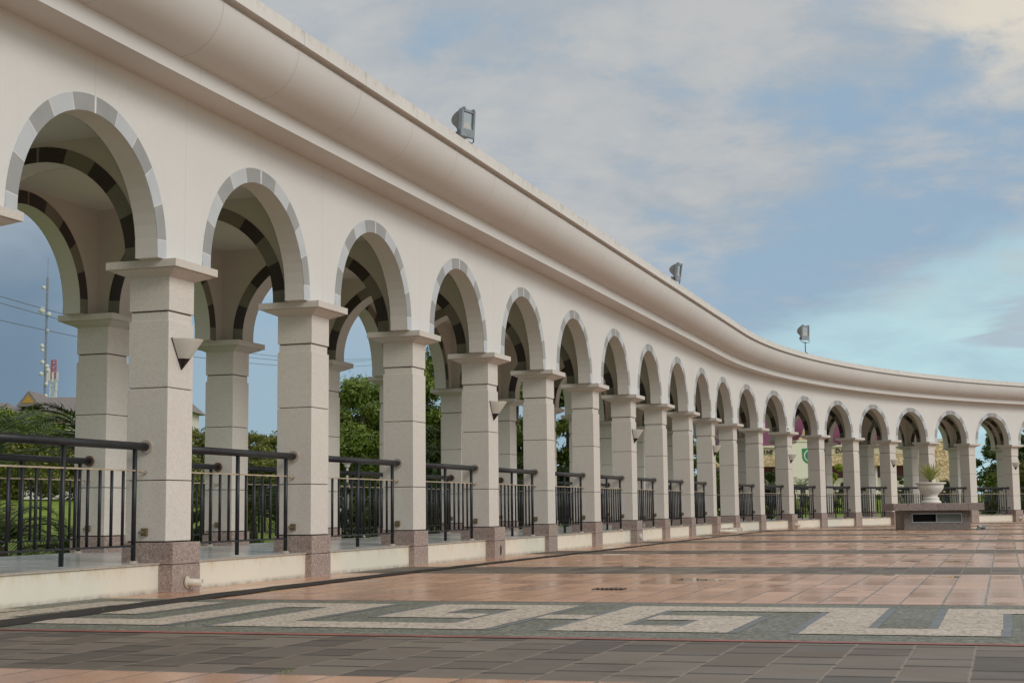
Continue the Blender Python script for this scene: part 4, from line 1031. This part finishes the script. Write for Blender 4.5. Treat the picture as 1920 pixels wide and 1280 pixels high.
# purple hall with tan fascia, letters and crest
M['purple'] = simple('purple_wall', (0.22, 0.065, 0.125), 0.6, var=0.12, scale=0.6)
def tan_mat():
    m, t, bs = mat('tan_relief'); p = world_pos(t); vo = t.voro(p, 5.5); d = vo.outputs['Distance']; n = t.noise(p, 9.0, 4, 0.6)
    f = t.m('MULTIPLY', t.step(d, 0.30, 0.52), t.lin(n, 0.3, 0.7, 0.2, 1.0))
    t.put(bs.inputs['Base Color'], t.mix(f, (0.78, 0.62, 0.40, 1), (0.44, 0.28, 0.13, 1))); bs.inputs['Roughness'].default_value = 0.7
    bump(t, bs, d, 0.6, 0.05); return m
M['tan'] = tan_mat()
M['ledge'] = simple('cream_ledge', (0.66, 0.61, 0.47), 0.6)
M['brass'] = simple('dark_brass', (0.07, 0.05, 0.018), 0.5)
mw = Matrix.Translation((18.5, 88.0, 0)); t_ = thing('civic_hall', 'purple walled hall with tan carved fascia and brass letters far behind the curved arches', 'building', mw)
gz0 = ground_z(18.5, 88)
mbb = MB(); mbb.box(-5.3, 5.6, 1.2, 12, gz0-0.2, 7.6); mbb.build('wall', M['purple'], t_, mw)
mbb = MB(); mbb.box(-6.5, 6.3, 0.0, 1.2, 3.05, 4.16); fas = mbb.build('fascia', M['tan'], t_, mw)
mbb = MB(); mbb.box(-6.55, 6.35, -0.12, 1.25, 4.163, 4.30); mbb.build('ledge', M['ledge'], fas, mw)
mbb = MB(); mbb.box(-6.48, 6.28, -0.025, -0.003, 3.72, 4.155); mbb.build('letter_band', simple('plain_tan_band', (0.66, 0.57, 0.40), 0.7), fas, mw)
for cx_, wd, hh_ in ((-0.65, 0.75, 1.55), (1.85, 0.62, 1.1)):
    prof = [(-1, 0), (1, 0), (0.92, 0.25), (0.62, 0.40), (0.50, 0.62), (0.22, 0.80), (0.0, 1.0), (-0.22, 0.80), (-0.50, 0.62), (-0.62, 0.40), (-0.92, 0.25)]
    mbb = MB(); n = len(prof); mbb.add([(cx_+a*wd, 0.35, 4.302+b*hh_) for a, b in prof]+[(cx_+a*wd, 0.65, 4.302+b*hh_) for a, b in prof], [tuple(range(n)), tuple(range(n, 2*n))[::-1]]+[(i, (i+1) % n, n+(i+1) % n, n+i) for i in range(n)])
    mbb.build('carved_crest', M['tan'], t_, mw)
for cx_ in (3.55, 5.05):
    mbb = MB(); mbb.lathe([(0.0, 4.30), (0.16, 4.30), (0.10, 4.45), (0.05, 4.52), (0.11, 4.62), (0.03, 4.75), (0.0, 4.9)], 10, 0, cx_, 0.3); mbb.build('finial', M['white'], t_, mw, True)
for cx_ in (3.38,): 
    mbb = MB(); mbb.box(cx_-0.05, cx_+0.05, 1.12, 1.198, 4.3, 7.0); mbb.build('wall_trim', M['white'], t_, mw)
mbb = MB(); mbb.box(3.2, 3.32, 0.4, 0.52, gz0, 3.05); mbb.build('porch_post', M['white'], t_, mw)
mbb = MB(); mbb.box(-4.0, 6.2, 0.9, 1.198, gz0, 2.35); mbb.build('porch_parapet', M['ledge'], t_, mw)
def letter(ch, x, z, size, parent, y=-0.06):
    cu = bpy.data.curves.new('letter', 'FONT'); cu.body = ch; cu.size = size; cu.extrude = 0.03; cu.offset = 0.008
    tmp = bpy.data.objects.new('tmp', cu); C.objects.link(tmp)
    me = bpy.data.meshes.new_from_object(tmp.evaluated_get(bpy.context.evaluated_depsgraph_get())); bpy.data.objects.remove(tmp); bpy.data.curves.remove(cu)
    me.name = 'letter'; me.materials.clear(); me.materials.append(M['brass'])
    return obj('letter', me, parent, mw @ Matrix.Translation((x, y, z)) @ Matrix.Rotation(pi/2, 4, 'X'))
for ch, x in zip('INT', (14.98, 15.13, 15.36)): letter(ch, x-18.5, 3.79, 0.36, fas)
for ch, x in zip('DA', (19.27, 19.57)): letter(ch, x-18.5, 3.83, 0.36, fas)
mw = Matrix.Translation((17.1, 86.0, 0)); t_ = thing('crest_panel', 'cream upright panel bearing a green and white shield crest', 'sign', mw)
M['panel'] = simple('cream_panel', (0.84, 0.80, 0.66), 0.6, var=0.05)
mbb = MB(); mbb.box(-0.80, 0.80, 0, 0.25, ground_z(17.1, 86)-0.1, 4.42); mbb.box(-0.92, 0.85, -0.06, 0.30, 4.423, 4.50); mbb.build('panel', M['panel'], t_, mw)
def flat(pts_, y, y1, m_, nm):
    n = len(pts_); mbb = MB(); mbb.add([(a, y, b) for a, b in pts_]+[(a, y1, b) for a, b in pts_], [tuple(range(n)), tuple(range(n, 2*n))[::-1]]+[(i, (i+1) % n, n+(i+1) % n, n+i) for i in range(n)])
    return mbb.build(nm, m_, t_, mw)
gm = simple('crest_green', (0.03, 0.27, 0.09), 0.5); bm_ = simple('crest_blue', (0.05, 0.12, 0.36), 0.5); rm_ = simple('crest_red', (0.45, 0.06, 0.10), 0.5)
cxx, czz = 0.24, 3.58
sh = [(cxx-0.46, czz+0.45), (cxx-0.46, czz-0.02)]+[(cxx-0.46*cos(a), czz-0.02-0.42*sin(a)) for a in [pi*i/12 for i in range(1, 12)]]+[(cxx+0.46, czz-0.02), (cxx+0.46, czz+0.45)]
flat(sh, -0.02, -0.001, gm, 'shield')
circ = lambda r, n=28, a0=0, a1=2*pi: [(cxx+r*cos(a0+(a1-a0)*i/n), czz+0.03+r*sin(a0+(a1-a0)*i/n)) for i in range(n)]
flat(circ(0.36), -0.024, -0.0205, M['white'], 'ring'); flat(circ(0.30), -0.028, -0.0245, gm, 'disc'); flat(circ(0.21), -0.032, -0.0285, bm_, 'centre')
flat([(cxx-0.17, czz-0.02), (cxx+0.17, czz-0.02), (cxx+0.12, czz-0.10), (cxx-0.12, czz-0.10)], -0.036, -0.0325, rm_, 'red_scroll')
mw = Matrix.Translation((25.35, 88.5, 0)); t_ = thing('carved_wall', 'tan carved wall with red corner strip behind the potted agave', 'wall', mw)
mbb = MB(); mbb.box(-0.9, 0.95, 0, 0.8, ground_z(25.3, 88)-0.2, 4.45); mbb.build('wall', M['tan'], t_, mw)
mbb = MB(); mbb.box(-0.95, 1.05, -0.08, 0.85, 4.453, 4.62); mbb.build('coping', M['ledge'], t_, mw)
mbb = MB(); mbb.box(0.952, 1.03, -0.05, 0.3, ground_z(25.3, 88), 4.45); mbb.build('corner_strip', M['redsteel'], t_, mw)
for i in range(3):
    for j in range(2):
        mbb = MB(); mbb.lathe([(0.12, 0), (0.16, 0.04), (0.20, 0)], 16); mbb.build('rosette', M['tan'], t_, mw @ Matrix.Translation((-0.55+i*0.5, -0.001, 3.2+j*0.6)) @ Matrix.Rotation(pi/2, 4, 'X'))
# garden lamp and flowers
gx_, gy_ = -2.93, 26.0; gz_ = ground_z(gx_, gy_); mw = Matrix.Translation((gx_, gy_, gz_))
t_ = thing('garden_lamp', 'cream bowl garden lamp on a thin post behind the second railing gap', 'lamp', mw)
q = 1.52-gz_
mbb = MB(); mbb.tube([(0, 0, 0), (0, 0, q)], 0.022, 8); mbb.lathe([(0.022, q-0.04), (0.05, q-0.03), (0.05, q), (0.0, q+0.01)], 12); mbb.build('post', M['white'], t_, mw)
mbb = MB(); mbb.lathe([(0.03, q), (0.07, q+0.02), (0.11, q+0.07), (0.125, q+0.12), (0.11, q+0.125), (0.0, q+0.13)], 18); mbb.build('bowl', M['lampglass'], t_, mw, True)
shrub(-2.80, 25.2, 1.55, 0.9, 'shrub with white flowers beside the cream garden lamp', 'dark', 1800, 0.06, dots=(M['petal'], 34, 0.055))
shrub(-4.78, 26.0, 1.0, 0.9, 'low shrub with pink flowers behind the second arch railing', 'mid', 1200, 0.06, dots=(M['pink'], 18, 0.045))
shrub(-5.6, 27.5, 0.9, 1.0, 'low shrub with a few pink flowers behind the nearest column', 'dark', 1200, 0.06, dots=(M['pink'], 12, 0.04))
shrub(-4.3, 39.5, 2.9, 3.6, 'large green bush under the bushy tree in the third arch', 'mid', 16000, 0.062, nblob=24)
shrub(-2.2, 40.5, 3.1, 3.0, 'large dark green bush left of the fourth rear column', 'dark', 12000, 0.062, nblob=20)
# palms
palm(-6.72, 23.8, 1.65, 1.75, 22, 'dark green palm fanning out beside the rear column in the first arch', 'palm')
palm(-9.9, 27.0, 1.35, 2.4, 18, 'pale grey-green palm at the left edge behind the first railing', 'palm2', droop=0.8)
palm(-6.35, 21.2, 0.15, 1.05, 15, 'small dark palm low beside the first rear column', 'palm')
palm(-7.45, 21.4, 0.30, 1.35, 16, 'low dark palm hanging over the lawn behind the first railing', 'palm')
palm(-8.6, 24.0, 0.35, 1.5, 15, 'yellowish drooping palm low at the left edge', 'olive')
palm(-4.15, 26.5, 0.55, 1.7, 16, 'low palm behind the second arch, right of the pink flowers', 'palm')
palm(-5.6, 31.5, 0.55, 1.6, 16, 'palm behind the second arch under the spreading olive trees', 'cycad')
# trees
tree(-21.0, 62, 5.3, 5.6, 'bushy green tree in front of the ochre gable', 'mid', 16000, 0.095, 36, 0.16, crown0=0.12)
tree(-24.5, 60, 4.5, 4.6, 'green tree at the left edge below the grey roof', 'mid', 11000, 0.095, 28, 0.14, crown0=0.12)
tree(-16.3, 58, 4.0, 7.0, 'low olive tree crown filling the first arch under the white house', 'olive', 20000, 0.085, 44, 0.14, crown0=0.06)
tree(-19.6, 55, 3.7, 7.0, 'low yellow-green crown behind the pale palm', 'olive', 20000, 0.085, 44, 0.14, crown0=0.06)
tree(-12.6, 55, 3.9, 5.0, 'olive crown seen in the narrow gap left of the second rear column', 'olive', 14000, 0.085, 36, 0.12, crown0=0.06)
tree(-10.2, 60, 4.0, 5.0, 'flat-topped feathery olive tree in the second arch', 'olive', 15000, 0.08, 44, 0.12, crown0=0.10, flat=0.40)
tree(-8.2, 58, 3.6, 4.0, 'second feathery olive tree right of the flat-topped one', 'olive', 12000, 0.08, 36, 0.12, crown0=0.08, flat=0.45)
tree(-4.35, 42, 4.75, 4.2, 'bushy bright green tree filling the third arch', 'mid', 42000, 0.062, 60, 0.12, crown0=0.04)
tree(-3.05, 44, 5.2, 3.2, 'taller green tree beside the bushy one, behind the third column', 'mid', 26000, 0.07, 50, 0.12, crown0=0.05)
tree(-1.7, 46.0, 6.8, 4.4, 'tall green tree behind the fourth arch', 'mid', 30000, 0.075, 56, 0.14, crown0=0.05)
tree(0.1, 48, 6.6, 3.6, 'tall leafy tree in the gap between the fourth and fifth columns', 'mid', 30000, 0.075, 56, 0.14, crown0=0.04)
tree(1.9, 50, 6.4, 3.8, 'tall leafy tree in the gap between the fifth and sixth columns', 'mid', 26000, 0.075, 50, 0.14, crown0=0.04)
tree(4.0, 53, 6.0, 3.6, 'dark leafy tree in the gap right of the sixth column', 'dark', 16000, 0.085, 40, 0.14, crown0=0.05)
tree(6.4, 58, 3.7, 3.2, 'low green tree behind the entry gap without a railing', 'mid', 13000, 0.08, 32, 0.10, crown0=0.05)
tree(8.9, 61, 3.1, 2.8, 'small green tree right of the entry gap', 'mid', 11000, 0.08, 28, 0.10, crown0=0.05)
tree(24.5, 73.5, 4.75, 3.4, 'dark branching tree under the last full arch on the right', 'dark', 8000, 0.10, 24, 0.12, crown0=0.42)
tree(23.9, 71.0, 3.1, 3.4, 'olive bushy tree below the dark one at the right', 'olive', 9000, 0.08, 26, 0.10, crown0=0.05)
tree(27.2, 75, 6.0, 4.6, 'dark green tree cut by the right edge of the picture', 'dark', 18000, 0.085, 44, 0.14, crown0=0.05)
# shrubs seen through the railings of the arc
rosette(13.35, 76, ground_z(13.35, 76), 40, 2.2, 0.07, 'tall grey-green spiky plant below the brass letters', 'haze', name='spiky_plant', up=1.05)
palm(15.25, 78, 0.9, 1.3, 16, 'dark green cycad palm in front of the crest panel', 'cycad')
shrub(17.25, 78, 2.35, 1.9, 'bright yellow-green bush below the carved fascia', 'bright', 5000, 0.07)
shrub(16.9, 74.5, 1.5, 2.2, 'dark bush at the foot of the bright yellow-green bush', 'dark', 3000, 0.08)
shrub(19.95, 79, 1.7, 1.2, 'small green bush under the purple porch wall', 'mid', 2500, 0.07)
shrub(21.1, 80, 2.0, 1.5, 'dark green bush right of the purple porch', 'dark', 3000, 0.08)
shrub(15.2, 74, 1.4, 2.2, 'dark bush below the cycad palm', 'dark', 3000, 0.08, dots=(M['petal'], 10, 0.05))
shrub(24.4, 68.5, 1.5, 2.2, 'dark bush with white flowers behind the railing right of the planter', 'dark', 3500, 0.08, dots=(M['petal'], 26, 0.06))
shrub(22.4, 70.0, 2.3, 1.5, 'leafy green bush directly behind the urn', 'mid', 3500, 0.08)
for k, f in ((4, .55), (5, .55), (6, .55), (7, .5), (8, .5), (9, .5), (10, .5), (12, .5), (13, .5), (18, .5)):
    x, y = behind(k, f, -5.8)
    shrub(x, y, 2.1, 2.6, 'dark hedge bush behind the rear railing, seen through the %s arch from the left' % nth(x, y), 'dark', 5000, 0.07, 'hedge bushes along the rear of the arcade')
# far wood along the horizon
bl = []
for i in range(150):
    x = -170+i*2.6+random.uniform(-1, 1); y = 175+random.uniform(-10, 14)
    bl.append((x, y, 1.5+random.uniform(0, 2.2), 3.2, 3.0, 1.6+random.random()*1.3))
fw_ = leaf_cloud(bl, 26000, 0.42, 'far_wood', LM['dark'], None); tag(fw_, kind='stuff')
# small things on the plaza
gr = frame_at(0.85, 3.93, 0.0); mbb = MB()
for i in range(7): mbb.box(-0.15+i*0.043, -0.132+i*0.043, -0.10, 0.10, 0.001, 0.006)
tag(mbb.build('floor_grate', M['void'], None, gr), 'small dark slotted floor grate in the orange tiles', 'grate')
fr = frame_at(col_s(13), 0.0); mw = fr @ Matrix.Translation((-0.02, -0.27, ZC))
t_ = thing('spotlight', 'tiny dark spotlight sitting on the capital left of the crest panel', 'spotlight', mw)
mbb = MB(); mbb.tube([(0, 0, 0.09), (0.0, 0.14, 0.07)], [0.06, 0.045], 12); mbb.build('body', M['black'], t_, mw); mbb = MB(); mbb.box(-0.04, 0.04, -0.02, 0.05, 0, 0.05); mbb.build('bracket', M['black'], t_, mw)
mw = Matrix.Translation((13.35, 42.35, 0.0)); bm = bmesh.new(); bmesh.ops.create_icosphere(bm, subdivisions=3, radius=0.09)
for v in bm.verts:
    f = 1+0.35*sin(v.co.x*37+2)*cos(v.co.y*41)+0.25*sin(v.co.z*53+v.co.x*29); v.co = Vector((v.co.x*1.35*f, v.co.y*f, max(0.004, (v.co.z+0.055)*0.75*f)))
me = bpy.data.meshes.new('plastic_bag'); bm.to_mesh(me); bm.free(); me.materials.append(simple('crumpled_plastic', (0.30, 0.31, 0.31), 0.2, var=0.4, scale=20)); 
tag(obj('plastic_bag', me, None, mw), 'crumpled clear plastic bag lying at the right foot of the pedestal', 'bag')
for i, (s_, b_, lb) in enumerate(((0.15, 0.90, 'green weed tuft in the gutter near the nearest column foot'), (3.9, 0.90, 'green weed tuft in the gutter by the third column'), (-2.5, 0.9, 'tiny weed tuft in the gutter at the left edge'), (-6.0, 4.20, 'tiny weed tuft at the seam of grey and orange tiles in the foreground'))):
    mw = frame_at(s_, b_, 0.004); mbb = MB()
    for j in range(14):
        a = random.random()*6.28; l = random.uniform(0.012, 0.030); p0 = Vector((random.uniform(-.02, .02), random.uniform(-.07, .07), 0)); d = Vector((cos(a)*0.6, sin(a)*0.6, 0.8))
        sd_ = Vector((-sin(a), cos(a), 0))*0.003; mbb.add([p0-sd_, p0+sd_, p0+d*l], [(0, 1, 2)])
    tag(mbb.build('weed_tuft', LM['mid'], None, mw), lb, 'weed', 'weed tufts in the paving')
